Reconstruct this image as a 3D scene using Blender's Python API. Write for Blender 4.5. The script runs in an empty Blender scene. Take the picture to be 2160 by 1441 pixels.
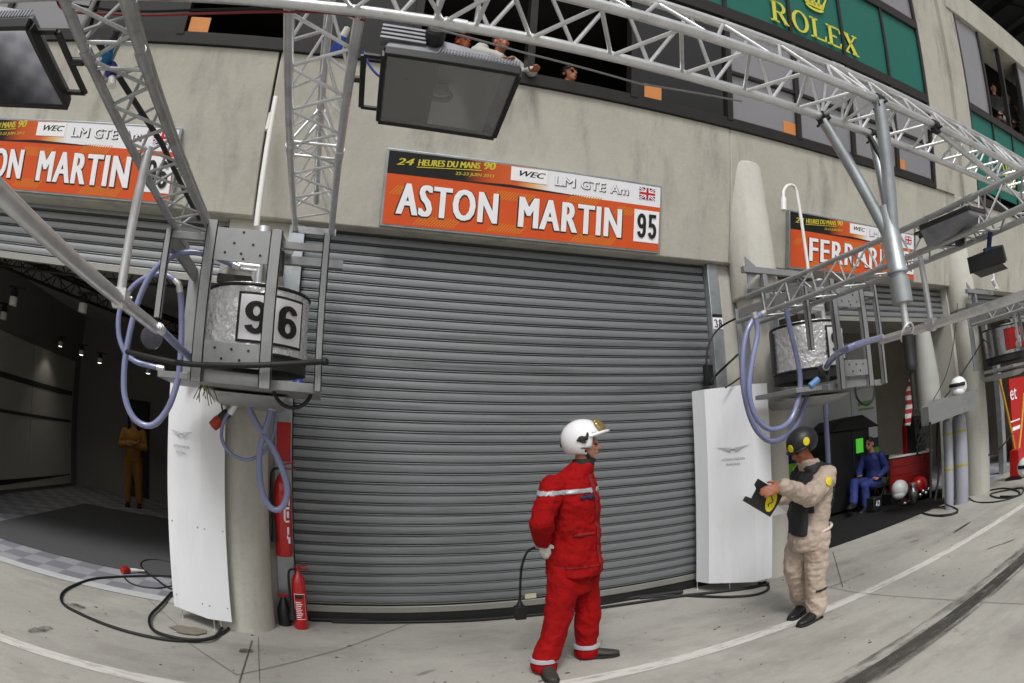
import bpy, bmesh, math, random
from mathutils import Vector, Matrix, noise
random.seed(7)
S = bpy.context.scene; COL = S.collection
PI = math.pi
V = Vector
# ------------------------------------------------------------------ camera (off-centre crop of an equisolid fisheye)
EYE = V((0, 0, 1.68)); FPX = 1277.5; CX = 1080 + 38.68; CY = 720.5 - 193.85
w_ = V((0.3238, -0.0378, -0.3399))
RM = Matrix.Rotation(w_.length, 3, w_.normalized()) @ Matrix(((1, 0, 0), (0, 0, -1), (0, 1, 0)))
def ray(x, y):
    a, b = x - CX, -(y - CY); r = math.hypot(a, b) + 1e-9
    th = 2 * math.asin(r / (2 * FPX)); s = math.sin(th) / r
    return RM @ V((a * s, b * s, -math.cos(th)))
def P(x, y, X=None, Y=None, Z=None, d=None):
    """point of the place seen at photo position x, y and standing at the known X, Y, Z or distance"""
    q = ray(x, y)
    if d is not None: t = d
    elif X is not None: t = X / q.x
    elif Y is not None: t = Y / q.y
    else: t = (Z - EYE.z) / q.z
    return EYE + q * t
def PW(x, y, off=0):
    """point on the leaning facade (overhang .25), off metres in front of it"""
    q = ray(x, y); t = (5.2 - off - .25 * (EYE.z - 3.6)) / (q.y + .25 * q.z); return EYE + q * t
def wy(z): return 5.2 - .25 * (z - 3.6)
cam = bpy.data.cameras.new('camera'); camo = bpy.data.objects.new('camera', cam); COL.objects.link(camo)
cam.type = 'PANO'; cam.panorama_type = 'FISHEYE_EQUISOLID'; cam.fisheye_fov = PI; cam.sensor_width = 36
cam.fisheye_lens = FPX / 2160 * 36; cam.shift_x = -38.68 / 2160; cam.shift_y = -193.85 / 1441
cam.clip_end = 2000; cam.clip_start = .01
camo.matrix_world = Matrix.Translation(EYE) @ RM.to_4x4()
S.camera = camo
# ------------------------------------------------------------------ materials
def lin(c):
    if isinstance(c, str): c = [int(c[i:i + 2], 16) / 255 for i in (0, 2, 4)]
    return tuple(((x / 12.92) if x <= .04045 else ((x + .055) / 1.055) ** 2.4) for x in c[:3]) + (1,)
MATS = {}
def mat(name, col, rough=.6, metal=0, var=.08, scale=6, bump=0, bscale=40, spec=.5, emit=None, estr=1, trans=0, coat=0, stretch=(1, 1, 1), dirt=None, dscale=1.5, alpha=1, rvar=.1):
    if name in MATS: return MATS[name]
    m = bpy.data.materials.new(name); m.use_nodes = True; nt = m.node_tree; N = nt.nodes; L = nt.links
    b = N['Principled BSDF']; c = lin(col) if not (isinstance(col, tuple) and len(col) == 4) else col
    b.inputs['Roughness'].default_value = rough; b.inputs['Metallic'].default_value = metal
    b.inputs['Specular IOR Level'].default_value = spec; b.inputs['Transmission Weight'].default_value = trans
    b.inputs['Coat Weight'].default_value = coat; b.inputs['Alpha'].default_value = alpha
    tc = N.new('ShaderNodeTexCoord'); mp = N.new('ShaderNodeMapping'); mp.inputs['Scale'].default_value = stretch
    L.new(tc.outputs['Object'], mp.inputs[0])
    n = N.new('ShaderNodeTexNoise'); n.inputs['Scale'].default_value = scale; n.inputs['Detail'].default_value = 6; n.inputs['Roughness'].default_value = .6
    L.new(mp.outputs[0], n.inputs[0])
    mx = N.new('ShaderNodeMix'); mx.data_type = 'RGBA'
    mx.inputs['A'].default_value = tuple(max(0, x * (1 - var * 2.2)) for x in c[:3]) + (1,)
    mx.inputs['B'].default_value = tuple(min(1, x * (1 + var * 2.2)) for x in c[:3]) + (1,)
    L.new(n.outputs['Fac'], mx.inputs['Factor'])
    out = mx.outputs['Result']
    if dirt:
        n2 = N.new('ShaderNodeTexNoise'); n2.inputs['Scale'].default_value = dscale; n2.inputs['Detail'].default_value = 8; n2.inputs['Roughness'].default_value = .7
        L.new(mp.outputs[0], n2.inputs[0])
        cr = N.new('ShaderNodeMapRange'); cr.inputs['From Min'].default_value = .52; cr.inputs['From Max'].default_value = .75; cr.inputs['To Max'].default_value = dirt[1]
        L.new(n2.outputs['Fac'], cr.inputs[0])
        m2 = N.new('ShaderNodeMix'); m2.data_type = 'RGBA'; m2.inputs['B'].default_value = lin(dirt[0])
        L.new(cr.outputs[0], m2.inputs['Factor']); L.new(out, m2.inputs['A']); out = m2.outputs['Result']
    L.new(out, b.inputs['Base Color'])
    if rvar:
        rr = N.new('ShaderNodeMapRange'); rr.inputs['To Min'].default_value = max(0.02, rough - rvar); rr.inputs['To Max'].default_value = min(1, rough + rvar)
        L.new(n.outputs['Fac'], rr.inputs[0]); L.new(rr.outputs[0], b.inputs['Roughness'])
    if bump:
        n3 = N.new('ShaderNodeTexNoise'); n3.inputs['Scale'].default_value = bscale; n3.inputs['Detail'].default_value = 5
        L.new(mp.outputs[0], n3.inputs[0])
        bp = N.new('ShaderNodeBump'); bp.inputs['Strength'].default_value = bump; bp.inputs['Distance'].default_value = .02
        L.new(n3.outputs['Fac'], bp.inputs['Height']); L.new(bp.outputs[0], b.inputs['Normal'])
    if emit:
        b.inputs['Emission Color'].default_value = lin(emit); b.inputs['Emission Strength'].default_value = estr
    MATS[name] = m; return m
M_ALU = mat('aluminium', 'dedfe0', .36, .8, .10, 9, dirt=('8a8884', .45), dscale=5, bump=.05, bscale=60)
M_ALUD = mat('dull_aluminium', 'b4b5b5', .48, .8, .12, 9, dirt=('5d5b58', .5), dscale=5)
M_STEEL = mat('grey_painted_steel', '8b8c8d', .5, .35, .06, 12, dirt=('5f5d5a', .5), dscale=4)
M_GALV = mat('galvanised_steel', 'a4a9ac', .42, .65, .14, 7, dirt=('75797b', .5), dscale=9)
M_SHUT = mat('shutter_steel', '7c7f81', .5, .4, .10, 2.0, stretch=(.35, 1, 9), dirt=('424342', .8), dscale=1.1)
M_BLK = mat('black_paint', '1b1c1c', .45, 0, .15, 12)
M_RUB = mat('black_rubber', '141414', .6, 0, .2, 20)
M_DKF = mat('bronze_frame', '33302f', .4, .3, .1, 5)
M_LAMP = mat('lamp_grey', '808187', .5, .2, .1, 8, dirt=('3d3d3e', .5), dscale=3)
M_LAMPD = mat('lamp_dark', '262823', .55, .1, .15, 10)
M_WHT = mat('white_panel', 'dcdde0', .4, 0, .025, 2, dirt=('a9a9aa', .35), dscale=1.2, stretch=(2, 2, .4))
M_WPL = mat('white_plastic', 'dddcd8', .35, 0, .05, 8)
M_RED = mat('red_paint', 'b01412', .35, 0, .1, 8)
M_REDC = mat('red_cabinet', '8a0d0e', .3, 0, .1, 4)
M_YEL = mat('yellow_plastic', 'e3cf1e', .5, 0, .08, 10)
M_INK = mat('black_ink', '121212', .6, 0, .05)
M_WINK = mat('white_ink', 'eceaee', .5, 0, .03)
M_FOIL = mat('silver_foil', 'f4f4f6', .26, .6, .1, 12, bump=1.0, bscale=22)
M_TANK = mat('stainless_tank', 'b8babd', .25, 1, .1, 4, bump=.12, bscale=14)
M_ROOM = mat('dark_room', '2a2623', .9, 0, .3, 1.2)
M_ROOF = mat('dark_roof', '1e1f1f', .9, 0, .25, 2)
M_SKIN = mat('skin', 'b5826b', .55, 0, .08, 30)
M_SKIN2 = mat('ruddy_skin', '9a5d43', .55, 0, .1, 30)
M_HAIR = mat('dark_hair', '1c1613', .6, 0, .2, 40)
M_ORSQ = mat('orange_sticker', 'd48a4c', .6, 0, .05, 9)
def concrete(name, base, dark, streak=1.0, floor=False):
    m = bpy.data.materials.new(name); m.use_nodes = True; nt = m.node_tree; N = nt.nodes; L = nt.links; b = N['Principled BSDF']
    b.inputs['Roughness'].default_value = .88; b.inputs['Specular IOR Level'].default_value = .25
    g = N.new('ShaderNodeNewGeometry'); mp = N.new('ShaderNodeMapping'); mp.inputs['Scale'].default_value = (1, 1, 1)
    L.new(g.outputs['Position'], mp.inputs[0])
    def nz(sc, det, stretch=None, ro=.65):
        n = N.new('ShaderNodeTexNoise'); n.inputs['Scale'].default_value = sc; n.inputs['Detail'].default_value = det; n.inputs['Roughness'].default_value = ro
        if stretch:
            q = N.new('ShaderNodeMapping'); q.inputs['Scale'].default_value = stretch; L.new(g.outputs['Position'], q.inputs[0]); L.new(q.outputs[0], n.inputs[0])
        else: L.new(mp.outputs[0], n.inputs[0])
        return n.outputs['Fac']
    def rng(s, a, c, lo=0, hi=1):
        r = N.new('ShaderNodeMapRange'); r.inputs['From Min'].default_value = a; r.inputs['From Max'].default_value = c; r.inputs['To Min'].default_value = lo; r.inputs['To Max'].default_value = hi
        L.new(s, r.inputs[0]); return r.outputs[0]
    def mix(f, a, c):
        x = N.new('ShaderNodeMix'); x.data_type = 'RGBA'; L.new(f, x.inputs['Factor'])
        for s, v in (('A', a), ('B', c)):
            if isinstance(v, tuple): x.inputs[s].default_value = v
            else: L.new(v, x.inputs[s])
        return x.outputs['Result']
    B, D = lin(base), lin(dark)
    c1 = mix(rng(nz(.9, 8), .35, .7), B, tuple(B[i] * .62 + D[i] * .38 for i in range(3)) + (1,))
    c2 = mix(rng(nz(2.2, 6, (1.6, 1.6, .22)), .5, .78, 0, .75 * streak), c1, D)
    c3 = mix(rng(nz(14, 4), .3, .75, 0, .35), c2, tuple(min(1, x * 1.16) for x in B[:3]) + (1,))
    c4 = mix(rng(nz(46, 2), .68, .8, 0, .5), c3, tuple(x * .55 for x in D[:3]) + (1,))
    if floor:   # traffic film along the lane, patches of spilt oil, paler scrubbed areas
        c4 = mix(rng(nz(.8, 9, (.6, 1.3, 1), .72), .48, .74, 0, .6), c4, tuple(x * .55 for x in D[:3]) + (1,))
        c4 = mix(rng(nz(3.1, 7, None, .75), .60, .74, 0, .7), c4, tuple(x * .5 for x in D[:3]) + (1,))
        c4 = mix(rng(nz(1.3, 5, (1, 1, 1), .6), .55, .75, 0, .45), c4, tuple(min(1, x * 1.25) for x in B[:3]) + (1,))
        c4 = mix(rng(nz(95, 2), .60, .72, 0, .55), c4, tuple(x * .6 for x in D[:3]) + (1,))
    L.new(c4, b.inputs['Base Color'])
    bp = N.new('ShaderNodeBump'); bp.inputs['Strength'].default_value = .25; bp.inputs['Distance'].default_value = .01
    L.new(nz(30, 6), bp.inputs['Height']); L.new(bp.outputs[0], b.inputs['Normal'])
    return m
M_CONC = concrete('facade_concrete', 'b8b5aa', '7d7a72', 1.25)
M_CONC2 = concrete('column_concrete', 'b9b7ae', '8d8a83', .9)
M_GRND = concrete('pit_lane_concrete', 'a5a39c', '7f7c76', .0, True)
M_BLOCK = mat('block_wall', '6f6a5e', .9, 0, .12, 3)
# ------------------------------------------------------------------ mesh building
class MB:
    def __init__(s): s.v = []; s.f = []; s.mi = []; s.cur = 0
    def add(s, vs, fs):
        o = len(s.v); s.v += [V(p) for p in vs]; s.f += [tuple(i + o for i in f) for f in fs]; s.mi += [s.cur] * len(fs); return s
    def hexa(s, p):   # 8 points: bottom loop 4, top loop 4
        return s.add(p, [(3, 2, 1, 0), (4, 5, 6, 7), (0, 1, 5, 4), (1, 2, 6, 5), (2, 3, 7, 6), (3, 0, 4, 7)])
    def box(s, a, b):
        (x0, y0, z0), (x1, y1, z1) = [tuple(min(a[i], b[i]) for i in range(3)), tuple(max(a[i], b[i]) for i in range(3))]
        return s.hexa([(x0, y0, z0), (x1, y0, z0), (x1, y1, z0), (x0, y1, z0), (x0, y0, z1), (x1, y0, z1), (x1, y1, z1), (x0, y1, z1)])
    def obox(s, M, sx, sy, sz):
        return s.hexa([M @ V((x * sx / 2, y * sy / 2, z * sz / 2)) for z in (-1, 1) for x, y in ((-1, -1), (1, -1), (1, 1), (-1, 1))])
    def bar(s, p, q, w, h, up=V((0, 0, 1))):
        p, q = V(p), V(q); d = (q - p).normalized()
        if abs(d.dot(up)) > .98: up = V((0, 1, 0))
        x = d.cross(up).normalized(); z = x.cross(d)
        c = lambda o, a, b: o + x * a * w / 2 + z * b * h / 2
        return s.hexa([c(p, -1, -1), c(p, 1, -1), c(q, 1, -1), c(q, -1, -1), c(p, -1, 1), c(p, 1, 1), c(q, 1, 1), c(q, -1, 1)])
    def tube(s, pts, r, n=10, cap=True):
        pts = [V(p) for p in pts]; rs = r if isinstance(r, (list, tuple)) else [r] * len(pts)
        vs = []; prev = None
        for i, p in enumerate(pts):
            t = (pts[min(i + 1, len(pts) - 1)] - pts[max(i - 1, 0)]).normalized()
            if prev is None:
                a = t.cross(V((0, 0, 1)) if abs(t.z) < .9 else V((0, 1, 0))).normalized()
            else: a = (prev - t * prev.dot(t)).normalized()
            prev = a; b = t.cross(a)
            vs += [p + (a * math.cos(2 * PI * k / n) + b * math.sin(2 * PI * k / n)) * rs[i] for k in range(n)]
        fs = [(i * n + k, i * n + (k + 1) % n, (i + 1) * n + (k + 1) % n, (i + 1) * n + k) for i in range(len(pts) - 1) for k in range(n)]
        if cap: fs += [tuple(range(n - 1, -1, -1)), tuple(range((len(pts) - 1) * n, len(pts) * n))]
        return s.add(vs, fs)
    def lathe(s, c, prof, n=24, ax=V((0, 0, 1)), sx=1, sy=1, a0=0, a1=2 * PI):
        ax = V(ax).normalized(); a = ax.cross(V((0, 1, 0)) if abs(ax.y) < .9 else V((1, 0, 0))).normalized(); b = ax.cross(a); c = V(c)
        full = abs(a1 - a0 - 2 * PI) < 1e-6; m = n if full else n + 1
        vs = [c + ax * z + a * (r * sx * math.cos(a0 + (a1 - a0) * k / n)) + b * (r * sy * math.sin(a0 + (a1 - a0) * k / n)) for r, z in prof for k in range(m)]
        fs = [(i * m + k, i * m + (k + 1) % m, (i + 1) * m + (k + 1) % m, (i + 1) * m + k) for i in range(len(prof) - 1) for k in range(n)]
        if full:
            if prof[0][0] > 1e-5: fs.append(tuple(range(m - 1, -1, -1)))
            if prof[-1][0] > 1e-5: fs.append(tuple(range((len(prof) - 1) * m, len(prof) * m)))
        return s.add(vs, fs)
    def ball(s, c, r, n=14, M=None):
        vs = []; fs = []; c = V(c); rr = r if isinstance(r, (tuple, list)) else (r, r, r); h = n // 2
        for i in range(h + 1):
            for k in range(n):
                t = PI * i / h; p = V((rr[0] * math.sin(t) * math.cos(2 * PI * k / n), rr[1] * math.sin(t) * math.sin(2 * PI * k / n), rr[2] * math.cos(t)))
                vs.append(c + (M @ p if M else p))
        fs = [(i * n + k, i * n + (k + 1) % n, (i + 1) * n + (k + 1) % n, (i + 1) * n + k)[::-1] for i in range(h) for k in range(n)]
        return s.add(vs, fs)
    def prism(s, poly, off):   # planar polygon points (3d) extruded by vector off
        n = len(poly); poly = [V(p) for p in poly]; off = V(off)
        return s.add(poly + [p + off for p in poly], [tuple(range(n - 1, -1, -1)), tuple(range(n, 2 * n))] + [(k, (k + 1) % n, n + (k + 1) % n, n + k) for k in range(n)])
    def quad(s, a, b, c, d): return s.add([a, b, c, d], [(0, 1, 2, 3)])
    def build(s, name, mats, parent=None, smooth=True, bevel=0, ang=35, at=None):
        me = bpy.data.meshes.new(name)
        at = V(at) if at is not None else None
        me.from_pydata([tuple(p - at) if at else tuple(p) for p in s.v], [], s.f)
        if not isinstance(mats, (list, tuple)): mats = [mats]
        for m in mats: me.materials.append(m)
        if len(mats) > 1: me.polygons.foreach_set('material_index', s.mi)
        bm = bmesh.new(); bm.from_mesh(me); bmesh.ops.remove_doubles(bm, verts=bm.verts, dist=1e-6); bmesh.ops.recalc_face_normals(bm, faces=bm.faces); bm.to_mesh(me); bm.free()
        if smooth:
            me.polygons.foreach_set('use_smooth', [True] * len(me.polygons)); me.set_sharp_from_angle(angle=math.radians(ang))
        o = bpy.data.objects.new(name, me); COL.objects.link(o)
        if at: o.location = at
        if parent: par(o, parent)
        if bevel:
            bv = o.modifiers.new('bevel', 'BEVEL'); bv.width = bevel; bv.segments = 2; bv.limit_method = 'ANGLE'; bv.angle_limit = math.radians(40)
        return o
def par(o, p):
    bpy.context.view_layer.update() if False else None
    o.parent = p
    o.matrix_parent_inverse = WM(p).inverted()
def WM(o):
    m = o.matrix_basis.copy()
    if o.parent: m = WM(o.parent) @ o.matrix_parent_inverse @ m
    return m
def thing(name, label, cat, loc=(0, 0, 0), group=None):
    o = bpy.data.objects.new(name, None); COL.objects.link(o); o.location = loc; o.empty_display_size = .1
    return tag(o, label, cat, group)
def tag(o, label, cat, group=None):
    o['label'] = label; o['category'] = cat
    if group: o['group'] = group
    return o
def struct(o, kind='structure'): o['kind'] = kind; return o
def smoothpath(pts, n=6):
    pts = [V(p) for p in pts]; out = []
    for i in range(len(pts) - 1):
        p0, p1, p2, p3 = pts[max(i - 1, 0)], pts[i], pts[i + 1], pts[min(i + 2, len(pts) - 1)]
        for k in range(n):
            t = k / n; out.append(.5 * ((2 * p1) + (p2 - p0) * t + (2 * p0 - 5 * p1 + 4 * p2 - p3) * t * t + (3 * p1 - p0 - 3 * p2 + p3) * t ** 3))
    return out + [pts[-1]]
def text(body, name, mt, parent, M, h, width=None, bold=0, shear=0, ext=.002, grow=0, space=1):
    cu = bpy.data.curves.new(name, 'FONT'); cu.body = body; cu.size = 1; cu.offset = 0; cu.shear = shear; cu.extrude = 0; cu.align_x = 'LEFT'; cu.space_character = space; cu.resolution_u = 3
    ob = bpy.data.objects.new(name, cu); COL.objects.link(ob)
    dg = bpy.context.evaluated_depsgraph_get(); me = bpy.data.meshes.new_from_object(ob.evaluated_get(dg)); bpy.data.objects.remove(ob)
    xs = [v.co.x for v in me.vertices]; ys = [v.co.y for v in me.vertices]; x0, x1, y0, y1 = min(xs), max(xs), min(ys), max(ys)
    if body.islower() or any(c in body for c in 'gjpqy,'): y0 = min(0, y0)
    sy = h / (y1 - y0); sx = (width / (x1 - x0)) if width else sy
    e = bold * h * 1.2; sx = ((width - 2 * e) / (x1 - x0)) if width else sx
    base = [V(((v.co.x - x0) * sx + e, (v.co.y - y0) * sy, 0)) for v in me.vertices]
    for v, c in zip(me.vertices, base): v.co = c
    bm = bmesh.new(); bm.from_mesh(me); bmesh.ops.triangulate(bm, faces=bm.faces)
    if e:   # heavier strokes: the same letters again, nudged sideways (and up and down), each a hair deeper
        src = bm.faces[:]
        sh = [(-e, 0), (e, 0), (-e / 2, 0), (e / 2, 0)] + ([(dx, dy) for dx in (-e, 0, e) for dy in (-grow, grow)] if grow else [])
        for k, (dx, dy) in enumerate(sh):
            r = bmesh.ops.duplicate(bm, geom=src + [x for f in src for x in f.edges[:] + f.verts[:]] if False else list({g for f in src for g in [f] + list(f.edges) + list(f.verts)}))
            for g in r['geom']:
                if isinstance(g, bmesh.types.BMVert): g.co += V((dx, dy, -.00025 * (k + 1)))
    for v in bm.verts: v.co = M @ v.co
    if ext and not e:
        nrm = (M.to_3x3() @ V((0, 0, 1))).normalized(); r = bmesh.ops.extrude_face_region(bm, geom=bm.faces[:])
        for g in r['geom']:
            if isinstance(g, bmesh.types.BMVert): g.co += nrm * ext
    bmesh.ops.recalc_face_normals(bm, faces=bm.faces); bm.to_mesh(me); bm.free()
    me.polygons.foreach_set('use_smooth', [False] * len(me.polygons))
    me.materials.clear(); me.materials.append(mt)
    o = bpy.data.objects.new(name, me); COL.objects.link(o)
    if parent: par(o, parent)
    return o
def frame_m(o, ex, ey):
    ex = V(ex).normalized(); ey = V(ey); ey = (ey - ex * ey.dot(ex)).normalized(); ez = ex.cross(ey)
    m = Matrix((ex, ey, ez)).transposed().to_4x4(); m.translation = V(o); return m

# bold upright numerals drawn as strokes in a unit box
def numeral(ch):
    out = []; Wd = .62
    def q(*p): out.append([V((x, y, 0)) for x, y in p])
    def ring(cx, cy, rx, ry, tx, ty, a0, a1, n=18):
        for k in range(n):
            a, c = math.radians(a0 + (a1 - a0) * k / n), math.radians(a0 + (a1 - a0) * (k + 1) / n); f = lambda t, s: (cx + (rx - s * tx) * math.cos(t), cy + (ry - s * ty) * math.sin(t))
            q(f(a, 0), f(c, 0), f(c, 1), f(a, 1))
    tx, ty = .215, .16
    if ch in '96':
        ring(.31, .69, .31, .31, tx, ty, 0, 360, 26); q((.62 - tx, .31), (.62, .31), (.62, .69), (.62 - tx, .69)); ring(.31, .31, .31, .31, tx, ty, 0, -165, 14)
        if ch == '6': out = [[V((Wd - p.x, 1 - p.y, 0)) for p in o] for o in out]
    if ch == '5': q((.06, .86), (.58, .86), (.58, 1), (.06, 1)); q((.06, .45), (.06 + tx * .9, .48), (.08 + tx * .9, .86), (.08, .86)); ring(.31, .32, .31, .32, tx, ty, 128, -160, 20)
    if ch == '3': ring(.29, .73, .29, .27, tx, .13, 160, -80, 16); ring(.31, .28, .31, .28, tx, .13, 85, -160, 18)
    if ch == '8': ring(.31, .74, .27, .26, tx * .9, .12, 0, 360, 22); ring(.31, .28, .31, .28, tx, .13, 0, 360, 24)
    if ch == '1': q((.24, 0), (.24 + tx, 0), (.24 + tx, 1), (.24, 1)); q((.08, .72), (.24, .78), (.24, 1), (.08, .86))
    if ch == '4': q((.33, 0), (.33 + tx, 0), (.33 + tx, 1), (.33, 1)); q((.0, .2), (.62, .2), (.62, .34), (.0, .34)); q((0, .3), (.17, .3), (.36, .8), (.36, 1))
    if ch == '2': ring(.31, .68, .31, .32, tx, ty, 165, -40, 16); q((.0, .02), (.24, .02), (.60, .52), (.42, .58)); q((0, 0), (.62, 0), (.62, .14), (0, .14))
    return out
def numbers(body, name, m, parent, f, h, w, gap=.12):
    """f maps flat (x, y, lift) to the place; the numerals fill w x h"""
    n = len(body); tot = n * .62 + (n - 1) * gap; b = MB(); i = 0
    for k, ch in enumerate(body):
        for poly in numeral(ch):
            i += 1; b.add([f((p.x + k * (.62 + gap)) / tot * w, p.y * h, .0001 * i) for p in poly], [tuple(range(len(poly)))])
    return b.build(name, m, parent, smooth=False)
# ------------------------------------------------------------------ light
wd = bpy.data.worlds.new('World'); S.world = wd; wd.use_nodes = True
nt = wd.node_tree; bg = nt.nodes['Background']; sk = nt.nodes.new('ShaderNodeTexSky'); sk.sky_type = 'NISHITA'; sk.sun_disc = False
SUN_EL, SUN_ROT = math.radians(52), math.radians(200)
sk.sun_elevation = SUN_EL; sk.sun_rotation = SUN_ROT; sk.air_density = 1.0; sk.dust_density = 6; sk.ozone_density = 1
hs = nt.nodes.new('ShaderNodeHueSaturation'); hs.inputs['Saturation'].default_value = .12
nt.links.new(sk.outputs[0], hs.inputs['Color']); nt.links.new(hs.outputs[0], bg.inputs['Color']); bg.inputs['Strength'].default_value = .10
sl = bpy.data.lights.new('sun', 'SUN'); sl.energy = 1.5; sl.angle = math.radians(15); sl.color = (1, .985, .965)
so = bpy.data.objects.new('sun', sl); COL.objects.link(so)
sd = V((math.sin(SUN_ROT) * math.cos(SUN_EL), math.cos(SUN_ROT) * math.cos(SUN_EL), math.sin(SUN_EL)))
so.rotation_euler = sd.to_track_quat('Z', 'Y').to_euler()
S.cycles.diffuse_bounces = 6; S.view_settings.view_transform = 'Standard'; S.view_settings.look = 'None'; S.view_settings.exposure = .17; S.view_settings.gamma = 1
# ------------------------------------------------------------------ ground
b = MB(); b.quad((-60, -60, 0), (60, -60, 0), (60, 60, 0), (-60, 60, 0))
struct(b.build('ground', M_GRND, smooth=False))
def strip(name, pts, z, m):
    b = MB(); b.add([(x, y, z) for x, y in pts], [tuple(range(len(pts)))]); return struct(b.build(name, m, smooth=False))
def worn(name, col, under, lo, hi, sc=(3, 14, 1)):
    m = bpy.data.materials.new(name); m.use_nodes = True; N = m.node_tree.nodes; L = m.node_tree.links; bs = N['Principled BSDF']; bs.inputs['Roughness'].default_value = .85
    g = N.new('ShaderNodeNewGeometry'); mp = N.new('ShaderNodeMapping'); mp.inputs['Scale'].default_value = sc; L.new(g.outputs['Position'], mp.inputs[0])
    n = N.new('ShaderNodeTexNoise'); n.inputs['Scale'].default_value = 1.3; n.inputs['Detail'].default_value = 9; n.inputs['Roughness'].default_value = .75; L.new(mp.outputs[0], n.inputs[0])
    r = N.new('ShaderNodeMapRange'); r.inputs['From Min'].default_value = lo; r.inputs['From Max'].default_value = hi; L.new(n.outputs['Fac'], r.inputs[0])
    tr = N.new('ShaderNodeBsdfTransparent'); ms = N.new('ShaderNodeMixShader'); bs.inputs['Base Color'].default_value = lin(col)
    L.new(r.outputs[0], ms.inputs[0]); L.new(bs.outputs[0], ms.inputs[1]); L.new(tr.outputs[0], ms.inputs[2])
    L.new(ms.outputs[0], N['Material Output'].inputs['Surface']); return m
M_LINE = worn('worn_white_paint', 'c6c4be', None, .50, .82)
strip('pit_line', [(-20, 3.50), (40, 3.50), (40, 3.63), (-20, 3.63)], .004, M_LINE)
M_TYRE = worn('rubber_marks', '3c3a37', None, .44, .74, (1.6, 5, 1))
M_TYRE2 = worn('faint_rubber', '5d5a55', None, .33, .56, (1.0, 4, 1))
M_JOINT = mat('joint_dark', '5a564f', .9)
strip('drain_channel', [(2.3, 2.17), (12, 2.62), (12, 2.80), (2.3, 2.31)], .004, M_TYRE)
strip('drain_channel', [(2.2, 2.10), (12, 2.58), (12, 2.92), (2.2, 2.42)], .008, M_TYRE2)
def gline(name, pix, w, m=M_JOINT, z=.004):
    pts = [P(x, y, Z=0) for x, y in pix]; b = MB()
    for a, c in zip(pts[:-1], pts[1:]):
        d = (c - a).normalized(); n = V((-d.y, d.x, 0)) * w / 2; up = V((0, 0, z))
        b.add([a - n + up, c - n + up, c + n + up, a + n + up], [(0, 1, 2, 3)])
    return struct(b.build(name, m, smooth=False))
gline('expansion_joint', [(532, 1352), (505, 1441)], .012)
gline('expansion_joint', [(395, 1355), (500, 1425), (720, 1370), (880, 1310)], .006, z=.006)
gline('expansion_joint', [(545, 1345), (548, 1441)], .004, z=.008)
gline('expansion_joint', [(270, 1225), (400, 1340)], .005)
gline('expansion_joint', [(1757, 1165), (1778, 1240)], .008)
gline('expansion_joint', [(1640, 1215), (1800, 1250), (1985, 1265), (2160, 1275)], .006, z=.006)
M_STAIN = worn('oil_stain', '4a4742', None, .35, .62, (6, 6, 1))
def stain(x, y, rx, ry, m=M_STAIN, z=.010, rot=0):
    c = P(x, y, Z=0); random.seed(int(x)); n = 18
    pts = []
    for k in range(n):
        a = 2 * PI * k / n; r = .75 + .35 * random.random(); u, v = rx * r * math.cos(a), ry * r * math.sin(a)
        pts.append((c.x + u * math.cos(rot) - v * math.sin(rot), c.y + u * math.sin(rot) + v * math.cos(rot)))
    strip('floor_stain', pts, z, m)
stain(85, 1330, .05, .14, rot=-.4); stain(158, 1280, .10, .07, z=.011); stain(2030, 1113, .32, .03, M_TYRE, rot=.1); stain(1930, 1143, .1, .05, M_TYRE2)
stain(400, 1332, .17, .10, mat('damp_patch', '7d766a', .7), z=.012); stain(1790, 1225, .3, .03, M_TYRE2, z=.013); stain(520, 1375, .06, .06, z=.009)
stain(2110, 1150, .25, .015, M_TYRE, rot=-.5); stain(900, 1420, .12, .02, M_TYRE2, rot=.6)
M_CHIP = mat('dark_grit', '4b453c', .9)
b = MB(); random.seed(5)
for k in range(150):
    x = random.uniform(-2.5, 7); y = random.uniform(2.2, 4.9); r = random.choice((.004, .006, .006, .012)); a = random.random() * 3
    b.lathe((x, y, .0), [(r, .0), (r * .8, .004), (0, .005)], 6, sx=1 + random.random())
struct(b.build('floor_grit', M_CHIP), 'stuff')
# ------------------------------------------------------------------ garage floors
def checker(name, c1, c2, scale):
    m = bpy.data.materials.new(name); m.use_nodes = True; N = m.node_tree.nodes; L = m.node_tree.links; bs = N['Principled BSDF']; bs.inputs['Roughness'].default_value = .6
    g = N.new('ShaderNodeNewGeometry'); mp = N.new('ShaderNodeMapping'); mp.inputs['Rotation'].default_value = (0, 0, .0); ck = N.new('ShaderNodeTexChecker'); ck.inputs['Scale'].default_value = scale
    ck.inputs['Color1'].default_value = lin(c1); ck.inputs['Color2'].default_value = lin(c2); L.new(g.outputs['Position'], mp.inputs[0]); L.new(mp.outputs[0], ck.inputs[0])
    n = N.new('ShaderNodeTexNoise'); n.inputs['Scale'].default_value = 5; mx = N.new('ShaderNodeMix'); mx.data_type = 'RGBA'; mx.blend_type = 'MULTIPLY'; mx.inputs['Factor'].default_value = .5
    L.new(ck.outputs[0], mx.inputs['A']); L.new(n.outputs['Fac'], mx.inputs['B']); L.new(mx.outputs['Result'], bs.inputs['Base Color']); return m
M_TILE = checker('grey_floor_tiles', 'a9aab0', '8a8b93', 3.6)
strip('garage_floor', [(-5.75, 5.62), (-.9, 5.62), (-.9, 13), (-5.75, 13)], .005, M_TILE)
strip('garage_threshold', [(-5.75, 5.44), (-.9, 5.44), (-.9, 5.62), (-5.75, 5.62)], .006, mat('threshold_pale', 'b9bcbc', .6))
strip('garage_carpet', [(-4.5, 6.35), (-1.0, 6.35), (-1.0, 10.6), (-4.5, 10.6)], .010, mat('dark_carpet', '4b4c4d', .95, 0, .15, 30))
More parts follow.
